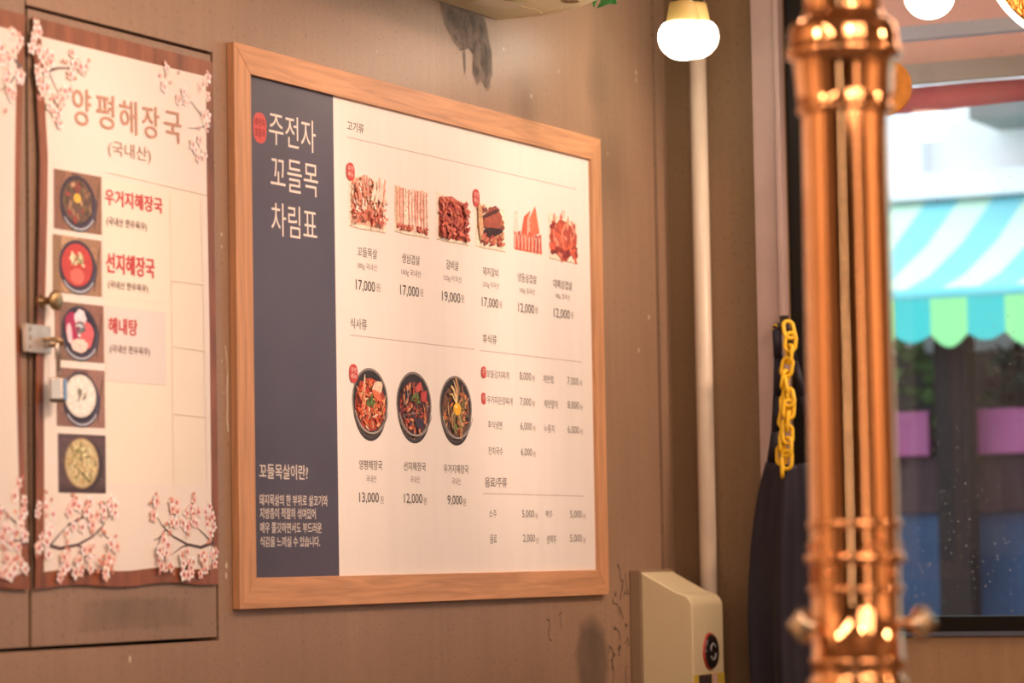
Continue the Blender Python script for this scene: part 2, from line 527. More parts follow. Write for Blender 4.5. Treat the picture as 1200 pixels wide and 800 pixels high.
class Print:
    """flat printed picture: polygons stacked a few hundredths of a millimetre apart"""
    def __init__(self, yfun, step=0.00002):
        self.mb = MB(); self.y = yfun; self.k = 0; self.step = step
    def poly(self, pts, col):
        self.k += 1
        d = self.k*self.step
        self.mb.face([(x, self.y(x, z)-d, z) for x, z in pts], 0, col)
    def quad(self, x0, x1, z0, z1, col):
        self.poly([(x0, z0), (x1, z0), (x1, z1), (x0, z1)], col)
    def ell(self, cx, cz, rx, rz, col, ang=0, n=24, jag=0, rng=None):
        ca, sa = math.cos(ang), math.sin(ang)
        pts = []
        for i in range(n):
            t = 2*PI*i/n
            r = 1+(rng.uniform(-jag, jag) if jag else 0)
            a, b = rx*r*math.cos(t), rz*r*math.sin(t)
            pts.append((cx+a*ca-b*sa, cz+a*sa+b*ca))
        self.poly(pts, col)
    def strip(self, pts, w, col):
        n = len(pts)
        L, R = [], []
        for i, (x, z) in enumerate(pts):
            a = pts[max(0, i-1)]; b = pts[min(n-1, i+1)]
            dx, dz = b[0]-a[0], b[1]-a[1]
            l = math.hypot(dx, dz) or 1
            ww = w[i] if isinstance(w, (list, tuple)) else w
            L.append((x-dz/l*ww, z+dx/l*ww)); R.append((x+dz/l*ww, z-dx/l*ww))
        self.k += 1
        d = self.k*self.step
        for i in range(n-1):
            q = [L[i], R[i], R[i+1], L[i+1]]
            self.mb.face([(x, self.y(x, z)-d, z) for x, z in q], 0, col)
    def build(self, name, m, parent):
        return self.mb.build(name, m, parent)

def jit(c, rng, a=0.25):
    k = 1+rng.uniform(-a, a)
    return tuple(min(0.95, max(0, x*k*(1+rng.uniform(-0.06, 0.06)))) for x in c)

def meat_photo(P, kind, x0, x1, z0, z1, rng):
    w, h = x1-x0, z1-z0
    paper = INK(240, 208, 172); rim = INK(196, 150, 112)
    if kind != 4:
        P.poly([(x0, z0-0.02*h), (x0+w*.5, z0-0.045*h), (x1, z0-0.03*h), (x1, z1-0.16*h), (x0, z1-0.08*h)], paper)
        P.strip([(x0, z0-0.01*h), (x0+w*.3, z0-.035*h), (x0+w*.7, z0-.03*h), (x1, z0-.035*h)], 0.0009, rim)
    def chunk(cx, cz, rx, rz, c, a=0):
        rx *= .72; rz *= .72
        P.ell(cx, cz, rx, rz, jit(c, rng, .16), a, 9, .14, rng)
        P.ell(cx-rx*.1, cz+rz*.25, rx*.55, rz*.4, jit(tuple(min(.9, q*1.3) for q in c), rng, .12), a, 7, .2, rng)
    R1 = INK(200, 92, 66); R2 = INK(226, 136, 104); R3 = INK(170, 66, 54); F1 = INK(250, 206, 172); F2 = INK(240, 176, 140)
    if kind in (0, 1, 2):
        P.poly([(x0+w*.05, z0+h*.04), (x0+w*.95, z0+h*.03), (x0+w*.92, z0+h*(.74 if kind == 2 else .8)), (x0+w*.5, z0+h*.9), (x0+w*.08, z0+h*.84)], [INK(236, 164, 128), INK(244, 190, 156), INK(206, 110, 86)][kind])
    if kind == 0:
        for i in range(240):
            t = rng.random(); u = rng.uniform(.06, .94)
            top = .98-.25*abs(u-.42)*2
            z = z0+h*(.06+t*(top-.12))
            c = rng.choice([R2, F2, F1, R2, F1]) if t > .35 else rng.choice([R1, R2, F2, R1])
            chunk(x0+w*u, z, w*.075, h*.035, c, rng.uniform(-1.4, 1.4))
        for i in range(16):
            u = rng.uniform(.15, .85)
            P.strip([(x0+w*u, z0+h*rng.uniform(.45, .6)), (x0+w*(u+rng.uniform(-.1, .1)), z0+h*rng.uniform(.75, .95))], [w*.035, w*.015], jit(rng.choice([F1, R2, F1]), rng, .1))
    elif kind == 1:
        for i in range(11):
            u = .06+.085*i
            P.strip([(x0+w*(u+rng.uniform(-.03, .03)), z0+h*.08), (x0+w*(u+rng.uniform(-.03, .03)), z0+h*.5), (x0+w*(u+rng.uniform(-.02, .02)), z0+h*rng.uniform(.86, .94))], w*.04, jit(rng.choice([F1, F2, F1]), rng, .1))
            P.strip([(x0+w*(u+.03), z0+h*.1), (x0+w*(u+.02+rng.uniform(-.02, .02)), z0+h*.5), (x0+w*(u+.03), z0+h*.88)], w*.012, jit(R1, rng, .2))
        for i in range(60):
            chunk(x0+w*rng.uniform(.08, .95), z0+h*rng.uniform(.04, .16), w*.05, h*.035, rng.choice([R1, R3, R2]), rng.uniform(-.5, .5))
        for i in range(70):
            chunk(x0+w*rng.uniform(.08, .92), z0+h*rng.uniform(.3, .9), w*.02, h*.02, R2, rng.uniform(0, 3))
    elif kind == 2:
        for i in range(210):
            u = rng.uniform(.08, .92); t = rng.uniform(.05, .86-.1*u)
            chunk(x0+w*u, z0+h*t, w*.085, h*.05, rng.choice([R1, R3, R1, INK(214, 110, 84), R3]), rng.uniform(-.9, .9))
    elif kind == 3:
        for i in range(70):
            chunk(x0+w*rng.uniform(.1, .9), z0+h*rng.uniform(.1, .85), w*.11, h*.07, rng.choice([INK(170, 90, 60), INK(130, 60, 46), INK(196, 120, 80)]), rng.uniform(-.6, .6))
        P.ell(x0+w*.55, z0+h*.6, w*.3, h*.24, INK(168, 78, 56), .2, 14, .1, rng)
        P.ell(x0+w*.5, z0+h*.33, w*.36, h*.1, INK(60, 30, 28), .1, 14, .15, rng)
        P.ell(x0+w*.14, z0+h*.5, w*.08, h*.4, INK(214, 150, 104), .1, 12, .1, rng)
        P.ell(x0+w*.5, z0+h*.72, w*.34, h*.05, INK(90, 44, 36), .25, 12, .2, rng)
        for i in range(14):
            chunk(x0+w*rng.uniform(.2, .9), z0+h*rng.uniform(.06, .26), w*.09, h*.05, rng.choice([R3, INK(200, 104, 78)]), .3)
    elif kind == 4:
        red = INK(226, 92, 62); pink = INK(246, 160, 128); dk = INK(190, 70, 54)
        P.poly([(x0, z0+h*.02), (x1, z0-h*.04), (x1, z0+h*.3), (x0, z0+h*.42)], paper)
        P.poly([(x0+w*.25, z0+h*.3), (x0+w*.5, z0+h*.42), (x0+w*.62, z0+h*.9), (x0+w*.38, z0+h*.74)], red)
        P.poly([(x0+w*.5, z0+h*.3), (x0+w*.95, z0+h*.45), (x0+w*.8, z0+h*1.02), (x0+w*.6, z0+h*.76)], INK(232, 112, 76))
        P.poly([(x0+w*.48, z0+h*.4), (x0+w*.6, z0+h*.45), (x0+w*.58, z0+h*.86), (x0+w*.5, z0+h*.7)], pink)
        P.poly([(x0, z0+h*.35), (x0+w*.18, z0+h*.42), (x0+w*.14, z0+h*.85), (x0+w*.02, z0+h*.8)], INK(250, 200, 170))
        for i in range(8):
            u = i/8
            P.poly([(x0+w*u, z0+h*.02), (x0+w*(u+.14), z0), (x0+w*(u+.12), z0+h*(.36+rng.uniform(0, .12))), (x0+w*(u+.02), z0+h*.4)], jit(rng.choice([red, pink, red, dk]), rng, .1))
            P.strip([(x0+w*(u+.04), z0+h*.04), (x0+w*(u+.06), z0+h*.34)], w*.012, jit(INK(252, 206, 176), rng, .05))
    else:
        red = INK(222, 92, 62); dk = INK(150, 52, 44); pink = INK(246, 150, 116)
        P.ell(x0+w*.5, z0+h*.42, w*.48, h*.42, INK(190, 76, 56), 0, 18, .12, rng)
        for i in range(46):
            u = rng.uniform(.06, .94); t = rng.uniform(.04, .95-.5*abs(u-.5))
            P.ell(x0+w*u, z0+h*t, w*.11, h*.055, jit(rng.choice([red, pink, red, dk, INK(236, 124, 90)]), rng, .15), rng.uniform(-1.5, 1.5), 10, .2, rng)
        P.ell(x0+w*.5, z0+h*.95, w*.06, h*.1, INK(246, 190, 160), .2, 8)
        for i in range(8):
            P.ell(x0+w*rng.uniform(.1, .9), z0+h*rng.uniform(.05, .2), w*.08, h*.05, jit(dk, rng), 0, 8, .2, rng)

def bowl_photo(P, kind, x0, x1, z0, z1, rng):
    cx, cz = (x0+x1)/2, (z0+z1)/2
    rx, rz = (x1-x0)/2, (z1-z0)/2
    P.ell(cx, cz-rz*.17, rx*.93, rz*1.03, INK(60, 46, 42), 0, 40)
    P.ell(cx, cz-rz*.12, rx*.97, rz*1.0, INK(84, 66, 58), 0, 40)
    P.ell(cx, cz, rx, rz, INK(140, 116, 100), 0, 40)
    P.ell(cx, cz, rx*.93, rz*.93, INK(52, 38, 36), 0, 40)
    soup = [INK(176, 66, 44), INK(110, 50, 44), INK(120, 76, 54)][kind]
    P.ell(cx, cz-rz*.1, rx*.84, rz*.80, soup, 0, 32)
    pal = [[INK(226, 84, 50), INK(240, 150, 96), INK(200, 60, 40), INK(246, 196, 150), INK(120, 50, 36), INK(232, 120, 70)],
           [INK(70, 44, 44), INK(200, 76, 52), INK(232, 140, 90), INK(120, 76, 64), INK(90, 56, 54), INK(150, 110, 90)],
           [INK(70, 50, 44), INK(224, 160, 100), INK(150, 84, 56), INK(220, 110, 60), INK(110, 84, 60)]][kind]
    for i in range(150):
        a = rng.uniform(0, 2*PI); r = math.sqrt(rng.random())*.76
        x, z = cx+rx*r*math.cos(a), cz-rz*.1+rz*r*math.sin(a)*.95
        c = jit(rng.choice(pal), rng, .2)
        if rng.random() < .55:
            b = rng.uniform(0, PI); l = rx*rng.uniform(.10, .22)
            k = rng.uniform(-.4, .4)
            P.strip([(x-l*math.cos(b), z-l*math.sin(b)*1.3), (x+l*k*.4, z+l*k*.4), (x+l*math.cos(b), z+l*math.sin(b)*1.3)], [rx*.015, rx*.035, rx*.015], c)
        else:
            P.ell(x, z, rx*rng.uniform(.05, .11), rz*rng.uniform(.04, .08), c, rng.uniform(0, 3), 8, .25, rng)
    if kind == 0:
        P.ell(cx+rx*.35, cz+rz*.42, rx*.28, rz*.2, INK(250, 190, 150), .3, 12, .15, rng)
        P.ell(cx+rx*.3, cz+rz*.2, rx*.3, rz*.12, INK(236, 110, 70), -.4, 12, .2, rng)
        for i in range(9):
            P.ell(cx+rx*rng.uniform(-.2, .15), cz+rz*rng.uniform(-.1, .12), rx*.09, rz*.05, jit(INK(96, 110, 50), rng, .25), rng.uniform(0, 3), 8, .2, rng)
    elif kind == 1:
        P.poly([(cx-.05*rx, cz+.5*rz), (cx+.3*rx, cz+.72*rz), (cx+.42*rx, cz+.5*rz), (cx+.1*rx, cz+.35*rz)], INK(206, 78, 66))
        P.poly([(cx+.3*rx, cz+.35*rz), (cx+.66*rx, cz+.45*rz), (cx+.62*rx, cz+.08*rz), (cx+.34*rx, cz+.1*rz)], INK(196, 66, 58))
        P.poly([(cx-.1*rx, cz-.5*rz), (cx+.3*rx, cz-.4*rz), (cx+.55*rx, cz-.62*rz), (cx+.1*rx, cz-.8*rz)], INK(70, 50, 60))
        for i in range(10):
            P.ell(cx+rx*rng.uniform(-.2, .2), cz+rz*rng.uniform(0, .3), rx*.07, rz*.045, jit(rng.choice([INK(120, 130, 60), INK(90, 104, 50)]), rng), rng.uniform(0, 3), 8, .2, rng)
    else:
        for i in range(26):
            a = rng.uniform(0, 2*PI); l = rx*.5
            P.strip([(cx, cz+rz*.05), (cx+l*math.cos(a)*.8, cz+rz*.05+l*math.sin(a)), (cx+l*math.cos(a+.3), cz+rz*.05+l*math.sin(a+.3)*1.6)], [rx*.03, rx*.03, rx*.015], jit(rng.choice([INK(236, 180, 120), INK(190, 120, 76), INK(120, 96, 56)]), rng, .2))
        P.ell(cx-rx*.02, cz-rz*.05, rx*.24, rz*.2, INK(246, 166, 40), 0, 20)
        P.ell(cx-rx*.08, cz+rz*.02, rx*.08, rz*.06, INK(255, 214, 110), 0, 12)
        for i in range(7):
            P.ell(cx+rx*rng.uniform(-.3, .3), cz-rz*rng.uniform(.35, .7), rx*.07, rz*.045, jit(INK(120, 124, 56), rng), rng.uniform(0, 3), 8, .2, rng)
    # lit front rim
    P.strip([(cx+rx*.965*math.cos(t), cz+rz*.965*math.sin(t)) for t in [PI*(1.1+.8*i/16) for i in range(17)]], rx*.02, INK(176, 150, 130))

def poster_photo(P, kind, x0, x1, z0, z1, rng):
    w, h = x1-x0, z1-z0
    base = [INK(146, 98, 70), INK(172, 120, 84), INK(158, 106, 80), INK(140, 94, 74), INK(92, 64, 58)][kind]
    P.quad(x0, x1, z0, z1, base)
    for i in range(6):
        t = rng.uniform(-.2, 1); c = jit(base, rng, .35)
        if kind == 4:
            P.quad(x0, x1, z0+h*(i/6), z0+h*(i/6)+h*.1, c)
        else:
            xa, xb = x0+w*max(0, t), x0+w*min(1, t+.28)
            if xb-xa > w*.03:
                P.poly([(xa, z0), (xb, z0), (min(x1, xb+w*.02), z1), (max(x0, xa-w*.02), z1)], c)
    # cutlery beside the bowl
    P.strip([(x0+w*.84, z0+h*.08), (x0+w*.95, z0+h*.85)], w*.012, INK(96, 60, 50))
    cx, cz = x0+w*.49, z0+h*.51
    rx, rz = w*.37, h*.44
    if kind == 4:
        P.ell(cx+w*.06, cz-h*.02, w*.39, h*.45, INK(62, 46, 42), 0, 28)
        P.ell(cx, cz, w*.37, h*.44, INK(150, 110, 76), 0, 32)
        P.ell(cx, cz, w*.34, h*.41, INK(206, 172, 118), 0, 32)
        for i in range(80):
            a = rng.uniform(0, 2*PI); r = math.sqrt(rng.random())*.9
            P.ell(cx+w*.33*r*math.cos(a), cz+h*.4*r*math.sin(a), w*.05, h*.03, jit(rng.choice([INK(216, 180, 124), INK(150, 130, 76), INK(190, 150, 96), INK(130, 110, 60), INK(226, 196, 140)]), rng, .15), rng.uniform(0, 3), 8, .3, rng)
        return
    P.ell(cx+w*.02, cz-h*.07, rx*1.05, rz*1.02, INK(40, 30, 42), 0, 32)
    P.ell(cx+w*.02, cz-h*.05, rx*1.0, rz*.98, INK(90, 74, 84), 0, 32)
    P.ell(cx, cz, rx, rz, INK(66, 50, 58), 0, 32)
    P.ell(cx, cz, rx*.9, rz*.9, INK(44, 32, 40), 0, 32)
    if kind == 0:
        P.ell(cx, cz, rx*.84, rz*.84, INK(112, 76, 58), 0, 28)
        for i in range(46):
            a = rng.uniform(0, 2*PI); r = math.sqrt(rng.random())*.78
            P.ell(cx+rx*r*math.cos(a), cz+rz*r*math.sin(a), rx*.15, rz*.09, jit(rng.choice([INK(150, 96, 66), INK(90, 66, 44), INK(180, 130, 92), INK(160, 60, 50), INK(110, 84, 50)]), rng), rng.uniform(0, 3), 8, .3, rng)
        P.ell(cx-rx*.02, cz+rz*.12, rx*.2, rz*.18, INK(240, 170, 60), 0, 18)
    elif kind == 1:
        P.ell(cx, cz, rx*.86, rz*.86, INK(196, 62, 52), 0, 28)
        P.ell(cx, cz-rz*.45, rx*.4, rz*.32, INK(222, 104, 84), 0, 18)
        for i in range(16):
            P.ell(cx+rx*rng.uniform(-.35, .35), cz+rz*rng.uniform(0, .5), rx*.13, rz*.08, jit(rng.choice([INK(236, 200, 150), INK(190, 170, 110), INK(240, 214, 170)]), rng, .12), rng.uniform(0, 3), 8, .25, rng)
        for i in range(8):
            P.ell(cx+rx*rng.uniform(-.2, .3), cz+rz*rng.uniform(.05, .35), rx*.06, rz*.04, jit(INK(120, 120, 70), rng), 0, 8)
    elif kind == 2:
        P.ell(cx-rx*.35, cz+rz*.15, rx*.45, rz*.6, INK(176, 40, 74), .2, 18, .1, rng)
        P.ell(cx+rx*.4, cz-rz*.1, rx*.4, rz*.55, INK(222, 96, 92), -.1, 18, .1, rng)
        P.ell(cx, cz-rz*.55, rx*.45, rz*.28, INK(246, 196, 170), 0, 18, .1, rng)
        P.ell(cx+rx*.05, cz+rz*.5, rx*.32, rz*.35, INK(240, 206, 196), 0, 14, .15, rng)
        P.ell(cx-rx*.55, cz-rz*.1, rx*.16, rz*.4, INK(246, 190, 180), .2, 12, .1, rng)
        P.ell(cx+rx*.08, cz+rz*.15, rx*.26, rz*.24, INK(120, 116, 110), 0, 12, .2, rng)
        for i in range(10):
            P.ell(cx+rx*rng.uniform(-.15, .3), cz+rz*rng.uniform(-.2, .35), rx*.09, rz*.06, jit(rng.choice([INK(84, 76, 80), INK(200, 196, 180), INK(150, 30, 60)]), rng), 0, 8, .3, rng)
    else:
        P.ell(cx, cz+rz*.05, rx*.88, rz*.84, INK(228, 200, 174), 0, 30)
        P.ell(cx, cz+rz*.05, rx*.8, rz*.76, INK(238, 214, 188), 0, 30)
        for i in range(12):
            P.ell(cx+rx*rng.uniform(-.2, .3), cz+rz*rng.uniform(-.1, .3), rx*.1, rz*.05, jit(rng.choice([INK(140, 120, 96), INK(100, 84, 70), INK(190, 166, 136)]), rng), rng.uniform(.5, 1.2), 8, .3, rng)
    P.strip([(cx+w*.02+rx*.98*math.cos(t), cz-h*.05+rz*.96*math.sin(t)) for t in [PI*(1.2+.62*i/14) for i in range(15)]], rx*.03, INK(190, 176, 170))

def flower(P, x, z, r, rng, pale=0.0):
    a0 = rng.uniform(0, 2*PI)
    for k in range(5):
        a = a0+k*2*PI/5
        c = jit(rng.choice([INK(250, 206, 182), INK(244, 184, 158), INK(252, 222, 202)]), rng, .08)
        c = tuple(q*(1-pale)+pale*.8 for q in c)
        P.ell(x+r*.55*math.cos(a), z+r*.55*math.sin(a), r*.5, r*.36, c, a, 9)
    c = INK(190, 72, 64)
    c = tuple(q*(1-pale)+pale*.75 for q in c)
    P.ell(x, z, r*.30, r*.30, c, 0, 8)
    for k in range(5):
        a = a0+(k+.5)*2*PI/5
        P.strip([(x, z), (x+r*.5*math.cos(a), z+r*.5*math.sin(a))], r*.06, c)

def blossom_branch(P, path, clusters, rng, pale=0.0, r=0.0100, twigs=(), right=-0.060):
    bc = tuple(q*(1-pale)+pale*.7 for q in INK(88, 60, 56))
    n = len(path)
    P.strip(path, [0.0030*(1-.75*i/(n-1)) for i in range(n)], bc)
    for tw in twigs:
        P.strip(tw, [0.0018*(1-.7*i/(len(tw)-1)) for i in range(len(tw))], bc)
    for (cx, cz, rad, m) in clusters:
        for i in range(int(m*.8+.5)):
            a = rng.uniform(0, 2*PI); q = rad*math.sqrt(rng.random())
            px, pz = cx+q*math.cos(a), cz+q*math.sin(a)*1.2
            if pz < 1.287 or pz > 2.078 or px > right:
                continue
            if rng.random() < .6:
                flower(P, cx+q*math.cos(a), cz+q*math.sin(a)*1.2, r*rng.uniform(.75, 1.1), rng, pale)
            else:
                c = tuple(v*(1-pale)+pale*.75 for v in jit(INK(216, 128, 100), rng, .15))
                q *= 1.35
                P.ell(cx+q*math.cos(a), cz+q*math.sin(a)*1.3, r*.28, r*.42, c, rng.uniform(0, 3), 8)
def local(mb, name, mats, parent, bevel=0):
    o = mb.build(name, mats, None, bevel)
    o.parent = parent
    return o
def structure(mb, name, mats, parent=None, bevel=0):
    o = mb.build(name, mats, parent, bevel)
    if parent is None: o['kind'] = 'structure'
    return o

# ================================================================ the setting
m = MB()
m.box(-0.045, 1.696, 0.0, 0.06, 0.0, 2.85)
m.box(-1.5, -0.045, 0.0, 0.06, 0.0, 1.185)
m.box(-0.5565, -0.045, 0.0, 0.06, 2.105, 2.85)
m.box(-1.2, -0.5565, 0.0, 0.06, 2.40, 2.85)
m.box(-1.5, -1.2, 0.0, 0.06, 1.185, 2.85)
m.box(1.696, 1.712, 0.026, 0.06, 0.0, 2.85)
m.box(1.712, 1.80, 0.0, 0.06, 0.0, 2.85)
wl = structure(m, 'wall_left', WALL)
PALE = paint_mat('pale_wall_paint', (0.72, 0.58, 0.44), 0.9)
m = MB(); m.box(-6.2, -1.5, 0.0, 0.06, 0.0, 2.85)
structure(m, 'wall_front', PALE)
DARKSLAB = mat('dark_reflected_slab', (0.045, 0.022, 0.012), 0.45, noise=0.3, nscale=5, stretch=(6, 6, 0.6))
for k, (xa, xb, ya, yb_) in enumerate([(-3.75, -2.95, -0.03, -0.001), (-2.9, -2.2, -5.199, -5.17), (-0.25, 0.35, -5.199, -5.17), (-6.199, -6.17, -1.9, -1.1), (-6.199, -6.17, -3.4, -2.6)]):
    e = empty('door_%d' % (k+3), ((xa+xb)/2, (ya+yb_)/2, 0), None, None); e['kind'] = 'structure'  # unseen dark slabs added as dark bands for the copper to reflect
    b = MB(); b.box(xa, xb, ya, yb_, 0.0, 2.25)
    b.build('door_panel', DARKSLAB, e, bevel=0.004)
m = MB(); m.box(-1.25, 0.0, 0.045, 0.075, 1.15, 2.45)
structure(m, 'cabinet_recess', BLACK, wl)

# right wall: beside, under and over the window
m = MB()
m.box(1.766, 1.90, -0.262, 0.06, 0.0, 2.85)
m.box(1.772, 1.90, -3.2, -0.262, 0.0, 1.140)
m.box(1.766, 1.90, -3.2, -0.262, 2.72, 2.85)
m.box(1.766, 1.90, -5.2, -3.2, 0.0, 2.85)
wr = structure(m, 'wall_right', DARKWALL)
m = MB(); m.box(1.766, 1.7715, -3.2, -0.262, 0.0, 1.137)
structure(m, 'lightened_panel', paint_mat('lightened_beige', INK(168, 122, 84, 1.15), 0.85))  # paint lightened to make up for weak light under the window
m = MB(); m.box(-6.3, -6.2, -5.2, 0.06, 0, 2.85)
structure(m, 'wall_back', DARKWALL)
m = MB(); m.box(-6.3, 1.9, -5.3, -5.2, 0, 2.85)
structure(m, 'wall_near', PALE)
m = MB(); m.box(-6.3, 1.9, -5.3, 0.06, 2.85, 2.95)
structure(m, 'ceiling', mat('ceiling_paint', (0.22, 0.17, 0.13), 0.8, noise=0.1))
m = MB(); m.box(-6.3, 1.9, -5.3, 0.06, -0.1, 0.0)
structure(m, 'floor', mat('floor_concrete', (0.16, 0.13, 0.11), 0.5, noise=0.2, nscale=3))

# window jamb
JAMB = mat('jamb_paint', INK(196, 152, 132, 0.8), 0.45, noise=0.06, nscale=12)
m = MB()
m.box(1.745, 1.766, -0.2515, -0.2005, 0.0, 2.85)
m.box(1.738, 1.766, -0.2625, -0.2515, 0.0, 2.85)
structure(m, 'trim_1', JAMB, bevel=0.0015)
m = MB()
m.tube([(1.7455, -0.082, 0.0), (1.7455, -0.082, 2.85)], 0.0175, 24)
pp = m.build('water_pipe', mat('white_pipe_paint', INK(236, 196, 160, 0.9), 0.35, noise=0.04, nscale=20))
tag(pp, 'painted cream water pipe running straight up the dark wall corner', 'pipe')

# window
FRAME = mat('window_frame_black', (0.010, 0.008, 0.007), 0.5, spec=0.2)
w1 = empty('window_1', (1.80, -1.7, 1.14), None, None)
w1['kind'] = 'structure'
m = MB()
m.box(1.775, 1.85, -0.335, -0.262, 1.14, 2.72)
m.box(1.775, 1.85, -3.2, -3.13, 1.14, 2.72)
m.box(1.775, 1.85, -3.13, -0.335, 1.147, 1.1765)
m.box(1.775, 1.85, -3.13, -0.335, 2.66, 2.72)
m.build('window_frame', FRAME, w1, bevel=0.002)
m = MB(); m.box(1.755, 1.85, -3.2, -0.262, 1.138, 1.147)
m.build('window_sill', mat('sill_blue_grey', INK(120, 116, 124, 0.6), 0.4), w1)
m = MB(); m.box(1.808, 1.814, -3.13, -0.335, 1.1765, 2.66)
g = bpy.data.materials.new('window_glass'); g.use_nodes = True
nt = g.node_tree
for n in list(nt.nodes): nt.nodes.remove(n)
out = nt.nodes.new('ShaderNodeOutputMaterial')
tr = nt.nodes.new('ShaderNodeBsdfTransparent'); tr.inputs[0].default_value = (0.94, 0.97, 0.98, 1)
gl = nt.nodes.new('ShaderNodeBsdfGlossy'); gl.inputs['Roughness'].default_value = 0.03
df = nt.nodes.new('ShaderNodeBsdfDiffuse'); df.inputs[0].default_value = (0.75, 0.8, 0.85, 1)
lw = nt.nodes.new('ShaderNodeFresnel'); lw.inputs[0].default_value = 1.35
mx = nt.nodes.new('ShaderNodeMixShader'); mx2 = nt.nodes.new('ShaderNodeMixShader')
tc = nt.nodes.new('ShaderNodeTexCoord')
vo = nt.nodes.new('ShaderNodeTexVoronoi'); vo.inputs['Scale'].default_value = 62
mr = nt.nodes.new('ShaderNodeMapRange')
mr.inputs['From Min'].default_value = 0.0; mr.inputs['From Max'].default_value = 0.20
mr.inputs['To Min'].default_value = 0.75; mr.inputs['To Max'].default_value = 0.0
n2 = nt.nodes.new('ShaderNodeTexNoise'); n2.inputs['Scale'].default_value = 7; n2.inputs['Detail'].default_value = 6
mr2 = nt.nodes.new('ShaderNodeMapRange')
mr2.inputs['From Min'].default_value = 0.42; mr2.inputs['From Max'].default_value = 0.72
mr2.inputs['To Min'].default_value = 0.0; mr2.inputs['To Max'].default_value = 0.9
mul = nt.nodes.new('ShaderNodeMath'); mul.operation = 'MULTIPLY'
add = nt.nodes.new('ShaderNodeMath'); add.operation = 'ADD'; add.inputs[1].default_value = 0.012
nt.links.new(tc.outputs['Object'], vo.inputs['Vector']); nt.links.new(tc.outputs['Object'], n2.inputs['Vector'])
nt.links.new(vo.outputs['Distance'], mr.inputs['Value']); nt.links.new(n2.outputs['Fac'], mr2.inputs['Value'])
nt.links.new(mr.outputs[0], mul.inputs[0]); nt.links.new(mr2.outputs[0], mul.inputs[1]); nt.links.new(mul.outputs[0], add.inputs[0])
nt.links.new(lw.outputs[0], mx.inputs[0]); nt.links.new(tr.outputs[0], mx.inputs[1]); nt.links.new(gl.outputs[0], mx.inputs[2])
nt.links.new(add.outputs[0], mx2.inputs[0]); nt.links.new(mx.outputs[0], mx2.inputs[1]); nt.links.new(df.outputs[0], mx2.inputs[2])
nt.links.new(mx2.outputs[0], out.inputs[0])
m.build('window_pane', g, w1)

# ================================================================ outside
m = MB(); m.box(1.9, 14, -14, 12, -0.12, -0.02)
structure(m, 'street', mat('asphalt', (0.09, 0.095, 0.10), 0.8, noise=0.2))
fac = empty('shop_building', (5.7, 0.5, 0), 'pale building across the street above the striped awning', 'building')
m = MB(); m.box(5.6, 6.4, -6, 5, 1.95, 6.5)
m.box(5.6, 6.4, -6, -2.4, 0, 1.95); m.box(5.6, 6.4, 2.6, 5, 0, 1.95)
m.build('wall', mat('pale_render', (0.80, 0.82, 0.82), 0.8, noise=0.03), fac)
m = MB(); m.box(5.52, 5.6, -6, 5, 2.44, 2.52)
m.build('ledge', mat('pale_ledge', (0.86, 0.88, 0.93), 0.7), fac)
m = MB(); m.box(5.54, 5.6, 0.715, 1.6, 2.52, 6.0)
m.build('pilaster', mat('pale_pilaster', (0.80, 0.84, 0.90), 0.7), fac)
m = MB(); m.box(5.7, 6.4, -2.4, 2.6, 0, 1.95)
m.build('shop_interior', mat('shop_shade', (0.045, 0.05, 0.055), 0.8, noise=0.3, nscale=2), fac)  # dark colour stands in for the shade inside the shop
m = MB(); m.box(5.30, 5.598, -0.15, 0.48, 2.65, 2.74)
t = m.build('shop_sign', mat('sign_grey', (0.16, 0.17, 0.17), 0.6), None, bevel=0.01)
tag(t, 'dark grey box fixed high on the pale building across the street', 'sign box')

aw = empty('striped_awning', (5.1, 0.3, 1.9), 'teal and mint striped shop awning across the street', 'awning')
TEAL = mat('awning_teal_lit', RGB(130, 212, 222), 0.8); MINT = mat('awning_mint_lit', RGB(206, 238, 218), 0.8)  # stripe colours paled, the bright sky light on the slope put in
a, b_ = MB(), MB()
k = 0; y = -3.2
while y < 2.6:
    y2 = y+0.112
    mi = k % 2
    for q in range(3):
        t0, t1 = q/3, (q+1)/3
        f = lambda t: (5.59-0.99*t, 2.43-0.385*t-0.05*math.sin(PI*t))
        (xa, za), (xb, zb) = f(t0), f(t1)
        a.face([(xa, y, za), (xa, y2, za), (xb, y2, zb), (xb, y, zb)], mi)
    pts = [(4.6, y, 2.055), (4.6, y2, 2.055)]
    for i in range(9):
        s = i/8
        pts.append((4.6, y2+(y-y2)*s, 1.935-0.028*math.sin(PI*s)*(1.4 if mi else 0.8)))
    b_.face(pts, mi)
    y = y2; k += 1
TEALV = mat('valance_teal_shaded', RGB(58, 200, 200), 0.8); MINTV = mat('valance_mint_shaded', RGB(150, 236, 160), 0.8)  # deeper copies of the stripe colours, the valance's weaker light put in
ca = a.build('canopy', [TEAL, MINT], aw)
sd = ca.modifiers.new('thick', 'SOLIDIFY'); sd.thickness = 0.006
va = b_.build('valance', [TEALV, MINTV], aw)
sd = va.modifiers.new('thick', 'SOLIDIFY'); sd.thickness = 0.006
m = MB(); m.tube([(4.61, -3.2, 2.05), (4.61, 2.6, 2.05)], 0.02, 10)
m.build('front_rail', mat('rail_teal', RGB(110, 205, 212), 0.7), aw)

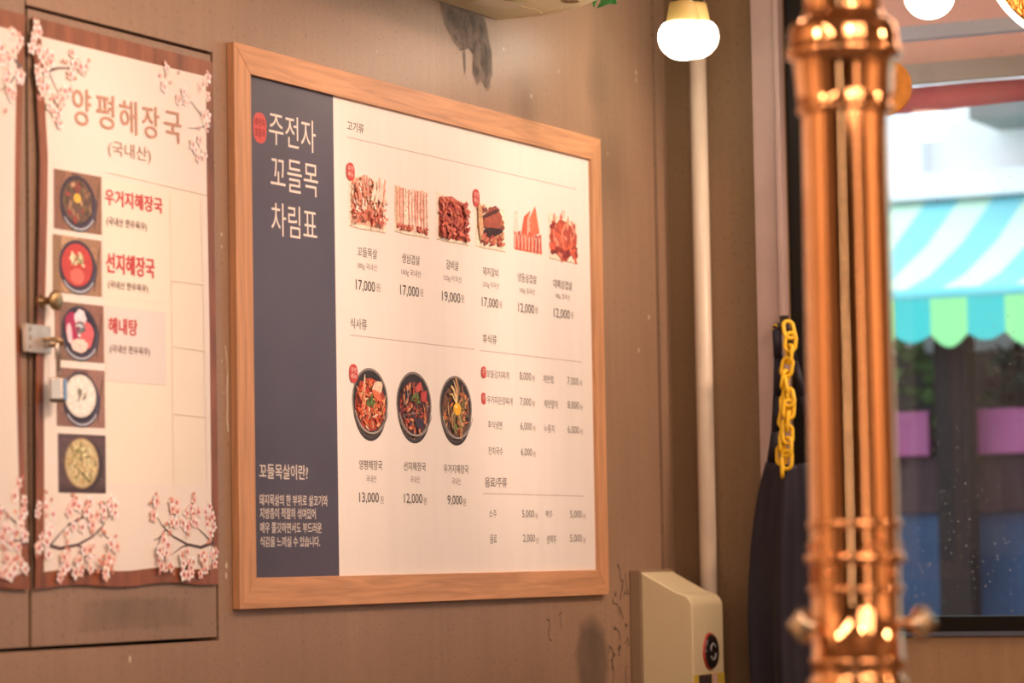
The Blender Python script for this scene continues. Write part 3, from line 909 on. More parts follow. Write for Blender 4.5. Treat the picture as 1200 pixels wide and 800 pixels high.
m = MB(); m.box(4.66, 4.75, 0.30, 0.40, -0.02, 2.03)
t = m.build('awning_post', mat('post_grey', (0.022, 0.018, 0.018), 0.8, spec=0.1), None, bevel=0.006)
tag(t, 'grey square post holding up the striped awning across the street', 'post')
PINK = mat('pink_board', RGB(150, 72, 122), 0.6, noise=0.12, nscale=3)
for (ya, yb, lab) in [(0.455, 1.3, 'pink board at the stall left of the grey awning post'), (-1.2, 0.335, 'pink board at the stall right of the grey awning post')]:
    m = MB(); m.box(4.765, 4.798, ya, yb, 1.589, 1.722)
    t = m.build('stall_board', PINK, None, bevel=0.004)
    tag(t, lab, 'board', 'pink stall boards')
CLOTH = mat('stall_cloth', RGB(30, 62, 96), 0.8, noise=0.45, nscale=3)
MAROON = mat('maroon_band', RGB(52, 28, 38), 0.8, noise=0.25, nscale=5)
st = empty('market_stall', (5.0, 0.2, -0.02), 'dark blue covered stall under the striped awning across the street', 'stall')
m = MB()
rows, cols = 10, 60
for i in range(rows):
    for j in range(cols):
        q = []
        for (ii, jj) in ((i, j), (i+1, j), (i+1, j+1), (i, j+1)):
            yy = -1.3+2.7*jj/cols; zz = -0.02+1.44*ii/rows
            q.append((4.82+0.014*math.sin(yy*23+ii*.2)*(1-ii/rows*.5), yy, zz))
        m.face(q, 0, None, True)
m.box(4.85, 5.5, -1.3, 1.4, 0.0, 1.42)
m.build('cover', CLOTH, st)
m = MB(); m.box(4.80, 5.52, -1.3, 1.4, 1.42, 1.585)
m.build('counter', MAROON, st, bevel=0.004)
LEAF = mat('far_leaves', RGB(92, 136, 74), 0.7, noise=0.4, nscale=12)
LEAFD = mat('far_leaves_dark', RGB(30, 66, 56), 0.7, noise=0.4, nscale=12)
def clump(name, loc, rx, ry, rz, n, mm, lab, seed):
    rng = random.Random(seed)
    e = empty(name, loc, lab, 'produce')
    m = MB()
    for i in range(n):
        th = rng.uniform(0, 2*PI); ph = math.acos(rng.uniform(-.3, 1))
        d = Vector((rx*math.sin(ph)*math.cos(th), ry*math.sin(ph)*math.sin(th), max(0.09, rz*math.cos(ph)+.03)))
        t = Vector((rng.uniform(-1, 1), rng.uniform(-1, 1), rng.uniform(-.3, 1))).normalized()*rng.uniform(.05, .08)
        s = t.cross(Vector((rng.uniform(-1, 1), rng.uniform(-1, 1), rng.uniform(-1, 1)))).normalized()*.022
        m.face([d-t*.4, d+s, d+t, d-s], 0)
    local(m, 'leaves', mm, e)
    m = MB(); m.lathe([(rx*.8, 0), (rx*.95, .06), (rx*.9, .06), (rx*.75, .01)], 16)
    local(m, 'tray', mat('tray', (0.1, 0.1, 0.12), 0.6), e)
clump('leafy_greens', (5.12, 0.70, 1.587), .16, .22, .33, 160, LEAF, 'bright leafy greens on the stall left of the grey awning post', 3)
clump('leafy_greens', (5.12, 0.26, 1.587), .16, .15, .30, 140, LEAFD, 'dark leafy greens on the stall just right of the grey awning post', 4)
clump('leafy_greens', (5.12, -0.12, 1.587), .15, .15, .32, 120, LEAF, 'leafy greens on the stall at the right edge of the window view', 5)

# the shop's own awning over the window
oa = empty('shop_awning', (1.92, -1.2, 2.6), 'faded pink awning with red valance just outside the window', 'awning')
AWF = mat('awning_pink', RGB(226, 170, 146), 0.8, noise=0.06, nscale=3)
AWR = mat('awning_red', RGB(196, 86, 84), 0.8, noise=0.08, nscale=4)
m = MB()
for i in range(8):
    t0, t1 = i/8, (i+1)/8
    f = lambda t: (1.92+0.78*t, 2.86-0.44*t-0.03*math.sin(PI*t))
    (xa, za), (xb, zb) = f(t0), f(t1)
    m.face([(xa, -3.6, za), (xa, 1.2, za), (xb, 1.2, zb), (xb, -3.6, zb)], 0, None, True)
t = m.build('canopy', AWF, oa); sd = t.modifiers.new('thick', 'SOLIDIFY'); sd.thickness = 0.003
nt = AWF.node_tree; b = nt.nodes['Principled BSDF']
b.inputs['Transmission Weight'].default_value = 0.0
tl = nt.nodes.new('ShaderNodeBsdfTranslucent'); tl.inputs[0].default_value = (0.85, 0.55, 0.42, 1)
ms = nt.nodes.new('ShaderNodeMixShader'); ms.inputs[0].default_value = 0.55
nt.links.new(b.outputs[0], ms.inputs[1]); nt.links.new(tl.outputs[0], ms.inputs[2])
nt.links.new(ms.outputs[0], nt.nodes['Material Output'].inputs[0])
m = MB()
N = 120
for i in range(N):
    q = []
    for (ii, zz) in ((i, 2.375), (i+1, 2.375), (i+1, 2.322), (i, 2.322)):
        yy = -3.6+4.8*ii/N
        q.append((2.705+0.006*math.sin(yy*21), yy, zz+(0.006*math.sin(yy*7) if zz < 2.35 else 0)))
    m.face(q, 0, None, True)
t = m.build('valance', AWR, oa); sd = t.modifiers.new('thick', 'SOLIDIFY'); sd.thickness = 0.004
m = MB(); m.box(2.68, 2.70, -3.6, 1.2, 2.378, 2.425)
m.build('front_bar', mat('bar_grey', RGB(176, 156, 134), 0.5), oa)
m = MB(); m.box(2.28, 2.31, -3.6, 1.2, 2.415, 2.445)
m.build('cross_bar', mat('bar_pale', RGB(222, 214, 214), 0.4), oa)
# ================================================================ cabinet doors, posters, lock
d2 = empty('door_2', (-0.30, 0.0, 1.19), None, None); d2['kind'] = 'structure'
m = MB(); m.box(-0.5515, -0.0495, 0.001, 0.03, 1.1905, 2.1)
m.build('door_panel', DOORP, d2, bevel=0.0008)
BRASS = mat('aged_brass', (0.42, 0.30, 0.16), 0.35, 0.9, noise=0.15, nscale=60)
STEEL = mat('scuffed_steel', (0.62, 0.56, 0.50), 0.38, 0.75, noise=0.12, nscale=90)
CHROME = mat('chrome', (0.80, 0.74, 0.68), 0.26, 1.0)
m = MB()
def ylathe(mb, cx, cz, prof, n=24):
    """lathe around an axis along -Y; prof = [(radius, distance from wall)]"""
    vs, fs = [], []
    for (r, d) in prof:
        for k in range(n):
            a = 2*PI*k/n
            vs.append((cx+r*math.cos(a), -d, cz+r*math.sin(a)))
    for i in range(len(prof)-1):
        for k in range(n):
            k2 = (k+1) % n
            fs.append((i*n+k, i*n+k2, (i+1)*n+k2, (i+1)*n+k))
    fs.append(tuple(range(n))); fs.append(tuple((len(prof)-1)*n+k for k in range(n)))
    mb.raw(vs, fs, 0, None, True)
ylathe(m, -0.531, 1.681, [(0.011, 0.0), (0.011, 0.006), (0.0055, 0.010), (0.006, 0.020), (0.0125, 0.025), (0.0145, 0.028), (0.0145, 0.032), (0.010, 0.0345)])
m.build('door_knob', BRASS, d2)
d1 = empty('door_1', (-0.88, 0.0, 1.19), None, None); d1['kind'] = 'structure'
m = MB(); m.box(-1.19, -0.5595, 0.001, 0.03, 1.1905, 2.395)
m.build('door_panel', DOORP, d1, bevel=0.0008)

# hasp across both doors
hs = empty('door_hasp', (-0.55, -0.006, 1.61), 'small steel hasp plate screwed across the two cabinet doors', 'hasp')
m = MB()
m.box(-0.586, -0.518, -0.0125, -0.0095, 1.606, 1.646)
m.box(-0.586, -0.579, -0.0165, -0.0125, 1.606, 1.646)
m.build('hinge_plate', STEEL, hs, bevel=0.001)
m = MB()
for zz in (1.614, 1.627, 1.639):
    ylathe(m, -0.5735, zz, [(0.0032, 0.0125), (0.0032, 0.0142), (0.0015, 0.0146)], 10)
m.build('screw', BRASS, hs)
m = MB()
m.tube([(-0.535, -0.0125, 1.6255), (-0.535, -0.026, 1.6255), (-0.533, -0.034, 1.6245), (-0.528, -0.037, 1.622), (-0.523, -0.034, 1.6195), (-0.521, -0.026, 1.6185), (-0.521, -0.0125, 1.6185)], 0.0035, 10)
m.build('staple', BRASS, hs)

# padlock (U shackle through the staple, body turned a little)
pl = empty('padlock', (-0.526, -0.029, 1.537), 'small chrome padlock with blue side hanging from the hasp', 'padlock')
m = MB()
path = [(0.0, -0.0075, 0.034), (0.0, -0.0075, 0.078)]
for i in range(9):
    a = PI*i/8
    path.append((0.0, -0.0075*math.cos(a), 0.078+0.0085*math.sin(a)))
path += [(0.0, 0.0075, 0.034)]
m.tube(path, 0.0026, 10)
local(m, 'shackle', CHROME, pl)
m = MB(); m.box(-0.011, 0.009, -0.0155, 0.0155, 0.0, 0.034)
local(m, 'lock_body', CHROME, pl, bevel=0.003)
m = MB(); m.box(0.0085, 0.0115, -0.0135, 0.0135, 0.002, 0.032)
s = local(m, 'side_shell', mat('blue_shell', INK(120, 150, 176), 0.4), pl, bevel=0.001)
s['label'] = 'pale blue plastic side'
m = MB(); m.box(-0.0112, 0.0092, -0.0157, 0.0157, -0.001, 0.005)
local(m, 'base_cap', mat('dark_cap', (0.10, 0.07, 0.05), 0.4, 0.6), pl, bevel=0.002)
pl.rotation_euler = (0, 0, math.radians(-62))

# ---- posters: printed sheets that wave a little on the doors
def poster_y(x, z):
    t = (x+0.30)
    s = (z-1.68)
    edge = max(0.0, (-0.49-x)/0.06)
    return -0.0042-0.0008*math.sin(t*9+1.0)*math.cos(s*5)-0.0005*math.sin(s*13+t*4)-0.004*min(1, edge)*max(0, math.cos(s*3.4))
XL = [(1.2743, 0.004), (1.42, 0.005), (1.56, 0.006), (1.69, 0.013), (1.80, 0.018), (1.89, 0.021), (1.95, 0.016), (2.03, 0.010), (2.087, 0.006)]
def xl(z):
    for (za, a), (zb, b) in zip(XL, XL[1:]):
        if z <= zb: return -0.5560+a+(b-a)*(z-za)/(zb-za)
    return -0.5560+XL[-1][1]
def xr(z):
    return -0.0545+0.004*math.sin((z-1.3)*7)*(1-(z-1.27)/0.85)+0.002
P0, P1 = 1.2743, 2.0880
def sheet(name, fx0, fx1, z0, z1, nx, nz, yf, back, m, parent, thick=0.0006):
    b = MB()
    def pt(i, j):
        z = z0+(z1-z0)*j/nz
        x = fx0(z)+(fx1(z)-fx0(z))*i/nx
        if j == 0: z += 0.0025*math.sin(x*26+0.6)
        return (x, yf(x, z)+back, z)
    for i in range(nx):
        for j in range(nz):
            b.face([pt(i, j), pt(i+1, j), pt(i+1, j+1), pt(i, j+1)])
    o = b.build(name, m, parent)
    sd = o.modifiers.new('thick', 'SOLIDIFY'); sd.thickness = thick; sd.offset = 0
    return o
PAPER = mat('poster_paper', (0.82, 0.78, 0.73), 0.42, noise=0.02, nscale=4)
BORDER = mat('poster_border', INK(146, 76, 44, 0.9), 0.38, noise=0.35, nscale=7, stretch=(6, 1, 1.2))
PATCH = mat('cream_patch', (0.84, 0.80, 0.70), 0.5, noise=0.015, nscale=6)
PATCH2 = mat('grey_patch', (0.74, 0.72, 0.70), 0.5)
po = empty('menu_poster', (-0.30, -0.004, P0), 'wavy paper menu poster with five soup photos on the right cabinet door', 'poster')
paper = sheet('border_sheet', xl, xr, P0, P1, 24, 44, poster_y, 0.0, BORDER, po)
inner = sheet('paper_field', lambda z: xl(z)+0.021, lambda z: xr(z)-0.021, 1.2975, 2.0625, 24, 44, poster_y, -0.0006, PAPER, po)
L1 = lambda x, z: poster_y(x, z)-0.0010
L2 = lambda x, z: poster_y(x, z)-0.0017
L3 = lambda x, z: poster_y(x, z)-0.0021
def strip_sheet(name, r, m, yf):
    b = MB(); n = 14
    for i in range(n):
        for j in range(n):
            q = []
            for (a, c) in ((i, j), (i+1, j), (i+1, j+1), (i, j+1)):
                x = r[0]+(r[1]-r[0])*a/n; z = r[2]+(r[3]-r[2])*c/n
                q.append((x, yf(x, z), z))
            b.face(q)
    o = b.build(name, m, po)
    return o
rng = random.Random(7)
LETTER_BROWN = INK(196, 134, 104); RED = INK(206, 66, 62); GREYB = INK(128, 96, 84)
for (txt, kind, u0, u1, v0, v1) in POSTER_PRINT:
    if kind == 'patch': strip_sheet('blank_patch', (u0, u1, v0, v1), PATCH, L1)
for (txt, kind, u0, u1, v0, v1) in POSTER_PRINT:
    if kind == 'strip': strip_sheet('name_strip', (u0, u1, v0, v1), PATCH, lambda x, z: poster_y(x, z)-0.0013)
    if kind == 'strip2': strip_sheet('name_strip', (u0, u1, v0, v1), PATCH2, lambda x, z: poster_y(x, z)-0.0015)['label'] = 'greyer paper strip'
for (txt, kind, u0, u1, v0, v1) in POSTER_PRINT:
    if kind.startswith('photo'):
        yy = min(poster_y(u0+(u1-u0)*i/4, v0+(v1-v0)*j/4) for i in range(5) for j in range(5))-0.0012
        P = Print(lambda x, z, yy=yy: yy, 0.00001); poster_photo(P, int(kind[-1]), u0, u1, v0, v1, rng)
        P.build('dish_photo', GLOSSINK, po)
    elif txt:
        b = MB()
        col, bold = {'title': (LETTER_BROWN, 0.012), 'sub': (INK(176, 130, 104), 0.0), 'red': (RED, 0.035), 'small': (GREYB, 0.012)}[kind]
        if kind == 'title':
            n = len(txt); pit = (u1-u0)/(n-.2)
            for i, c in enumerate(txt):
                put_text(b, c, u0+i*pit, u0+(i+.78)*pit, v0+(.04 if i else 0)*(v1-v0), v1-(0.02*i)*(v1-v0), L3, col, bold)
        else:
            put_text(b, txt, u0, u1, v0, v1, L3, col, bold)
        b.build({'title': 'title_lettering', 'sub': 'origin_lettering', 'red': 'dish_name', 'small': 'origin_lettering'}[kind], FLAT, po)
# paper seams of the patches
P = Print(L3)
SEAM = INK(236, 202, 166)
for (xa, za, xb, zb) in [(-0.186, 1.865, -0.181, 1.42), (-0.186, 1.735, -0.088, 1.735), (-0.183, 1.635, -0.086, 1.632), (-0.183, 1.532, -0.084, 1.53), (-0.095, 1.865, -0.084, 1.432), (-0.36, 1.8835, -0.08, 1.876)]:
    P.strip([(xa, za), (xb, zb)], 0.0006, SEAM)
P.build('paper_seams', FLAT, po)
def branches(parent, yf, spec, right=-0.060):
    for (path, twigs, clusters, pale, seed) in spec:
        P = Print(yf, 0.00001)
        blossom_branch(P, path, clusters, random.Random(seed), pale, twigs=twigs, right=right)
        P.build('blossom_branch', FLAT, parent)
LB = lambda x, z: poster_y(x, z)-0.0012
branches(po, LB, [
 ([(-0.540, 1.336), (-0.49, 1.329), (-0.445, 1.334), (-0.405, 1.346), (-0.378, 1.362), (-0.362, 1.378)],
  [[(-0.52, 1.331), (-0.49, 1.35), (-0.47, 1.362)], [(-0.45, 1.334), (-0.43, 1.33), (-0.40, 1.318)], [(-0.385, 1.358), (-0.37, 1.345), (-0.352, 1.34)], [(-0.47, 1.362), (-0.43, 1.374), (-0.41, 1.392)]],
  [(-0.530, 1.372, .022, 16), (-0.535, 1.325, .016, 9), (-0.455, 1.368, .026, 17), (-0.405, 1.384, .020, 12), (-0.365, 1.382, .018, 10), (-0.48, 1.292, .026, 22), (-0.425, 1.305, .026, 20), (-0.365, 1.325, .026, 20), (-0.372, 1.293, .014, 7)], 0.0, 1),
 ([(-0.066, 1.337), (-0.105, 1.329), (-0.145, 1.334), (-0.185, 1.346), (-0.215, 1.362), (-0.236, 1.380)],
  [[(-0.075, 1.338), (-0.10, 1.352), (-0.12, 1.362)], [(-0.14, 1.333), (-0.16, 1.33), (-0.19, 1.318)], [(-0.205, 1.358), (-0.22, 1.345), (-0.24, 1.34)]],
  [(-0.075, 1.372, .020, 15), (-0.068, 1.322, .018, 11), (-0.135, 1.376, .024, 15), (-0.19, 1.386, .020, 12), (-0.238, 1.386, .014, 8), (-0.10, 1.292, .022, 16), (-0.155, 1.308, .026, 20), (-0.215, 1.325, .026, 20), (-0.212, 1.292, .014, 8)], 0.0, 2),
 ([(-0.545, 2.002), (-0.51, 2.015), (-0.485, 2.022), (-0.455, 2.026), (-0.42, 2.036)],
  [[(-0.51, 2.013), (-0.49, 1.99), (-0.465, 1.976)]],
  [(-0.538, 2.055, .020, 16), (-0.515, 2.04, .014, 8), (-0.535, 1.998, .020, 14), (-0.455, 2.028, .018, 10), (-0.42, 2.035, .014, 8), (-0.495, 1.962, .020, 12), (-0.47, 1.985, .014, 7)], 0.12, 3),
 ([(-0.062, 1.985), (-0.09, 2.0), (-0.115, 2.015), (-0.15, 2.03)],
  [[(-0.075, 1.985), (-0.10, 1.978), (-0.13, 1.975)]],
  [(-0.075, 2.045, .022, 14), (-0.085, 1.995, .016, 8), (-0.15, 2.035, .022, 11), (-0.19, 2.046, .016, 7), (-0.10, 1.945, .018, 8)], 0.45, 4)])

# left poster, mostly outside the frame
po2 = empty('blossom_poster', (-0.88, -0.004, P0), 'mostly cropped poster with blossom corners at the left edge of the photo', 'poster')
py2 = lambda x, z: -0.0045-0.0012*math.sin((x+.6)*14+z*6)
sheet('border_sheet', lambda z: -1.17, lambda z: -0.5665-0.018*math.sin(min(1, max(0, (z-1.2743)/0.81))*PI), P0, P1, 24, 40, py2, 0.0, BORDER, po2)
sheet('paper_field', lambda z: -1.15, lambda z: -0.5865-0.010*math.sin(min(1, max(0, (z-1.2743)/0.81))*PI), 1.2955, 2.062, 24, 40, py2, -0.0006, PAPER, po2)
branches(po2, lambda x, z: py2(x, z)-0.0012, [
 ([(-0.575, 1.337), (-0.605, 1.34), (-0.64, 1.345), (-0.69, 1.36)], [[(-0.60, 1.365), (-0.62, 1.375), (-0.64, 1.39)]],
  [(-0.585, 1.402, .020, 15), (-0.578, 1.366, .018, 13), (-0.615, 1.33, .024, 18), (-0.595, 1.292, .016, 9), (-0.635, 1.30, .02, 12), (-0.64, 1.36, .02, 10)], 0.0, 5),
 ([(-0.575, 2.01), (-0.60, 2.022), (-0.64, 2.04)], [[(-0.59, 2.0), (-0.61, 1.98), (-0.635, 1.97)]],
  [(-0.592, 2.055, .016, 12), (-0.577, 2.005, .016, 12), (-0.625, 2.03, .02, 10), (-0.615, 1.975, .02, 9)], 0.12, 6)], right=-0.578)

# ================================================================ menu board
bd = empty('menu_board', (0.70, 0.0, 1.232), 'large oak framed menu board with navy title strip on the wall', 'menu board')
X0, X1, Z0, Z1 = -0.0030, 1.4020, 1.2320, 2.1265
IX0, IX1, IZ0, IZ1 = 0.0490, 1.3560, 1.2805, 2.0810
yb, yf_ = -0.0005, -0.0140
def rail(pts, wood):
    b = MB()
    fr = [(x, yf_, z) for x, z in pts]; bk = [(x, yb, z) for x, z in pts]
    b.raw(fr+bk, [(0, 1, 2, 3), (7, 6, 5, 4)]+[(i, (i+1) % 4, 4+(i+1) % 4, 4+i) for i in range(4)])
    o = b.build('frame_rail', wood, bd, bevel=0.0009)
g = 0.00025
rail([(X0+g, Z1), (X1-g, Z1), (IX1-g, IZ1), (IX0+g, IZ1)], WOODH)
rail([(X0+g, Z0), (X1-g, Z0), (IX1-g, IZ0), (IX0+g, IZ0)], WOODH)
rail([(X0, Z0+g), (X0, Z1-g), (IX0, IZ1-g), (IX0, IZ0+g)], WOODV)
rail([(X1, Z0+g), (X1, Z1-g), (IX1, IZ1-g), (IX1, IZ0+g)], WOODV)
DIV = 0.3298
m = MB(); m.box(IX0-0.004, DIV, -0.0072, -0.002, IZ0-0.004, IZ1+0.004)
navy = m.build('navy_panel', NAVY, bd)
navy['label'] = 'navy title strip'
m = MB(); m.box(DIV, IX1+0.004, -0.0072, -0.002, IZ0-0.004, IZ1+0.004)
white = m.build('white_panel', CREAM, bd)
white['label'] = 'cream menu field'
BY = lambda x, z: -0.0074
BY2 = lambda x, z: -0.0086
rng = random.Random(21)
CREAMINK = (0.78, 0.72, 0.66); DARKINK = INK(70, 52, 46, .8); MIDINK = INK(104, 76, 64, .8); SOFT = INK(96, 70, 60, .8)
BADGE = INK(206, 66, 56)
def rrect(P, u0, u1, v0, v1, col, k=0.42):
    rx = (u1-u0)*k; rz = min((u1-u0)*k, (v1-v0)*k)
    pts = []
    for (cx, cz, a0) in ((u1-rx, v1-rz, 0), (u0+rx, v1-rz, PI/2), (u0+rx, v0+rz, PI), (u1-rx, v0+rz, 1.5*PI)):
        for i in range(6):
            a = a0+PI/2*i/5
            pts.append((cx+rx*math.cos(a), cz+rz*math.sin(a)))
    P.poly(pts, col)
STY = {'title': ('title_lettering', CREAMINK, 0.0, navy), 'question': ('question_lettering', CREAMINK, 0.015, navy), 'story': ('story_lettering', CREAMINK, 0.012, navy),
       'heading': ('section_heading', MIDINK, 0.008, white), 'dish': ('dish_name', MIDINK, 0.006, white), 'origin': ('origin_lettering', INK(126, 94, 78), 0.0, white),
       'price': ('price_lettering', DARKINK, 0.008, white), 'won': ('won_mark', INK(136, 102, 84), 0.0, white), 'item': ('dish_name', SOFT, 0.0, white), 'cost': ('price_lettering', SOFT, 0.0, white)}
for (txt, kind, u0, u1, v0, v1) in BOARD_PRINT:
    if kind in STY:
        nm, col, bold, par = STY[kind]
        b = MB(); put_text(b, txt, u0, u1, v0, v1, BY, col, bold)
        b.build(nm, FLAT, par)
    elif kind == 'rule':
        P = Print(BY); P.quad(u0, u1, v0, v0+0.0012, INK(190, 150, 128)); P.build('rule_line', FLAT, white)
    elif kind.startswith('meat'):
        P = Print(BY); meat_photo(P, int(kind[-1]), u0, u1, v0, v1, rng); P.build('dish_photo', INKM, white)
    elif kind.startswith('bowl'):
        P = Print(BY); bowl_photo(P, int(kind[-1]), u0, u1, v0, v1, rng); P.build('dish_photo', INKM, white)
    elif kind == 'badge':
        P = Print(BY2 if u1-u0 > .02 else BY); rrect(P, u0, u1, v0, v1, BADGE)
        o = P.build('red_badge', FLAT, white)
        b = MB(); ls = txt.split('|'); w, h = u1-u0, v1-v0
        hh = h*.66/len(ls)
        for i, s in enumerate(ls):
            top = v1-h*.17-i*hh
            put_text(b, s, u0+w*.16, u1-w*.16, top-hh*.86, top, (lambda x, z: -0.0089), (0.86, 0.7, 0.62), 0.0)
        b.build('badge_lettering', FLAT, white)
    elif kind == 'seal':
        P = Print(BY); rrect(P, u0, u1, v0, v1, INK(214, 78, 66)); P.build('red_seal', FLAT, navy)
        b = MB(); w, h = u1-u0, v1-v0
        put_text(b, '주전자', u0+w*.12, u1-w*.12, v0+h*.54, v0+h*.80, (lambda x, z: -0.0078), INK(120, 40, 44), 0.0)
        put_text(b, '꼬들목', u0+w*.12, u1-w*.12, v0+h*.20, v0+h*.46, (lambda x, z: -0.0078), INK(120, 40, 44), 0.0)
        b.build('seal_lettering', FLAT, navy)
# ================================================================ wear on the wall
def blot(poly, name, m, inset, y=-0.0006):
    """polygon with a strength that falls off at its rim (drives the ragged edge)"""
    cx = sum(p[0] for p in poly)/len(poly); cz = sum(p[1] for p in poly)/len(poly)
    me = bpy.data.meshes.new(name)
    n = len(poly); vs = []; fs = []; cols = []
    for k in (1.0, inset):
        for (x, z) in poly:
            vs.append((cx+(x-cx)*k, y, cz+(z-cz)*k)); cols.append(0.0 if k == 1.0 else 1.0)
    for i in range(n):
        j = (i+1) % n
        fs.append((i, j, n+j, n+i))
    fs.append(tuple(range(n, 2*n)))
    me.from_pydata(vs, [], fs); me.materials.append(m)
    at = me.color_attributes.new('ink', 'FLOAT_COLOR', 'POINT')
    for i, c in enumerate(cols): at.data[i].color = (c*0.45, 0, 0, 1)
    o = bpy.data.objects.new(name, me); COL.objects.link(o); o.parent = wl
    return o
STAIN = decal_mat('grey_stain', INK(134, 108, 90, .88), 18, 0.55, 0.5, top=0.72)
STAIND = decal_mat('dark_grime', INK(106, 86, 72, .80), 34, 0.92, 0.16, top=0.6)
sp = [(0.742, 2.345), (0.735, 2.30), (0.752, 2.262), (0.785, 2.235), (0.815, 2.222), (0.850, 2.232), (0.872, 2.222), (0.868, 2.185), (0.885, 2.165), (0.905, 2.176), (0.925, 2.160), (0.945, 2.168), (0.958, 2.195), (0.957, 2.235), (0.940, 2.275), (0.92, 2.31), (0.91, 2.35)]
blot(sp, 'wall_stain', STAIN, 0.86)
blot(sp, 'wall_stain', STAIND, 0.7, -0.0009)
blot([(0.825, 2.235), (0.842, 2.235), (0.842, 2.19), (0.838, 2.17), (0.832, 2.19)], 'wall_stain', STAIN, 0.5)
# paint chips and scribbles
m = MB()
rng = random.Random(11)
CH = [(1.0, 2.252, .0035), (1.115, 2.178, .005), (1.613, 2.286, .006), (1.613, 2.272, .005), (1.465, 2.105, .004), (-0.025, 1.819, .0035), (-0.024, 1.80, .003), (-0.023, 1.571, .002), (-0.02, 1.30, .006), (-0.022, 1.285, .005), (-0.30, 1.165, .005), (1.60, 1.72, .005), (1.655, 1.79, .006), (-0.028, 1.62, .002), (1.24, 2.24, .003), (0.5, 2.18, .002)]
for (x, z, r) in CH:
    n = 8
    m.face([(x+r*.8*math.cos(2*PI*i/n)*rng.uniform(.5, 1), -0.0005, z+r*1.3*math.sin(2*PI*i/n)*rng.uniform(.5, 1)) for i in range(n)])
pts = [(-0.017, 1.645), (-0.013, 1.625), (-0.011, 1.60), (-0.013, 1.575), (-0.012, 1.55), (-0.014, 1.53), (-0.011, 1.51)]
for (a, b) in zip(pts, pts[1:]):
    w = rng.uniform(.0008, .002)
    m.face([(a[0]-w, -.0005, a[1]), (a[0]+w, -.0005, a[1]), (b[0]+w, -.0005, b[1]), (b[0]-w, -.0005, b[1])])
t = m.build('paint_chips', mat('chipped_plaster', INK(236, 200, 160, .8), 0.8), wl)
m = MB()
def scr(pts, w):
    for (a, b) in zip(pts, pts[1:]):
        d = Vector((b[0]-a[0], b[1]-a[1])); n = Vector((-d.y, d.x)).normalized()*w
        m.face([(a[0]+n.x, -.0005, a[1]+n.y), (a[0]-n.x, -.0005, a[1]-n.y), (b[0]-n.x, -.0005, b[1]-n.y), (b[0]+n.x, -.0005, b[1]+n.y)])
for k in range(16):
    x = rng.choice([rng.uniform(1.42, 1.52), rng.uniform(1.12, 1.24), rng.uniform(1.44, 1.52)]); z = rng.uniform(1.08, 1.30) if x > 1.3 else rng.uniform(1.19, 1.222)
    p = [(x, z)]
    for i in range(rng.randint(3, 6)):
        x += rng.uniform(-.012, .014); z += rng.uniform(-.022, .008); p.append((x, z))
    scr(p, rng.uniform(.0006, .0013))
m.build('scratch_marks', mat('scratch', INK(70, 54, 44, .5), 0.8), wl)
GR = decal_mat('low_grime', INK(112, 92, 78, .66), 4, 0.60, 0.45, top=0.5)
blot([(1.28, 1.19), (1.24, 1.12), (1.28, 1.03), (1.40, 1.0), (1.45, 1.08), (1.42, 1.17), (1.35, 1.20)], 'wall_stain', GR, 0.6)
blot([(-0.50, 1.262), (-0.06, 1.262), (-0.06, 1.20), (-0.50, 1.20)], 'wall_stain', decal_mat('door_grime', INK(120, 98, 80, .66), 14, 0.72, 0.5, top=0.25), 0.6, 0.0004)

# ================================================================ cream unit at the top with artificial leaves
un = empty('wall_unit', (0.68, 0.0, 2.302), 'cream plastic box high on the wall, cut by the top edge', 'wall unit')
UM = mat('cream_plastic', INK(250, 214, 160, 1.0), 0.45, noise=0.02)
prof = [(0.25, 0.0), (0.977, 0.0), (0.977, -0.09)]
for i in range(8):
    a = PI/2*i/7
    prof.append((0.865+0.112*math.cos(a), -0.09-0.175*math.sin(a)))
prof += [(0.25, -0.265)]
m = MB(); n = len(prof)
def uz(x, y): return 2.302+0.16*max(0, -y-0.11)**1.2
vs = [(x, y, uz(x, y)) for x, y in prof]+[(x, y, 2.50) for x, y in prof]
m.raw(vs, [tuple(range(n)), tuple(range(2*n-1, n-1, -1))]+[(i, (i+1) % n, n+(i+1) % n, n+i) for i in range(n)])
m.build('housing', UM, un, bevel=0.004)
m = MB(); z = 2.3005
m.raw([(0.78, -0.035, z), (0.87, -0.075, z), (0.84, -0.135, z), (0.74, -0.09, z)], [(0, 1, 2, 3)])
t = m.build('paper_label', mat('taped_paper', INK(250, 222, 180), 0.5), un)
m = MB()
m.tube([(0.30, -0.105, 2.3025), (0.955, -0.105, 2.3025)], 0.0012, 6)
m.build('seam', mat('seam_cream', INK(200, 156, 104), 0.6), un)
m = MB(); ylathe_pts = [(0.90+0.016*math.cos(2*PI*i/16), -0.185+0.016*math.sin(2*PI*i/16), 2.3105) for i in range(16)]
m.tube(ylathe_pts, 0.002, 6, closed=True)
m.build('screw_hole', mat('hole_shade', INK(190, 150, 100), 0.6), un)
iv = empty('artificial_ivy', (0.90, -0.23, 2.50), 'bright green leaf sprig hanging over the cream wall unit', 'leaf sprig')
lv = [Vector((0.965, -0.232, 2.328)), Vector((0.985, -0.215, 2.335)), Vector((0.93, -0.272, 2.335)), Vector((0.975, -0.245, 2.35)), Vector((0.99, -0.19, 2.345))]
GL = mat('leaf_green', (0.06, 0.34, 0.09), 0.45, noise=0.25, nscale=40); GD = mat('leaf_dark', (0.012, 0.10, 0.05), 0.45)
m = MB(); m.tube([(0.90, -0.275, 2.51), (0.945, -0.275, 2.46), (0.97, -0.262, 2.40), (0.985, -0.24, 2.36)], 0.0025, 8)
m.build('stem', GD, iv)
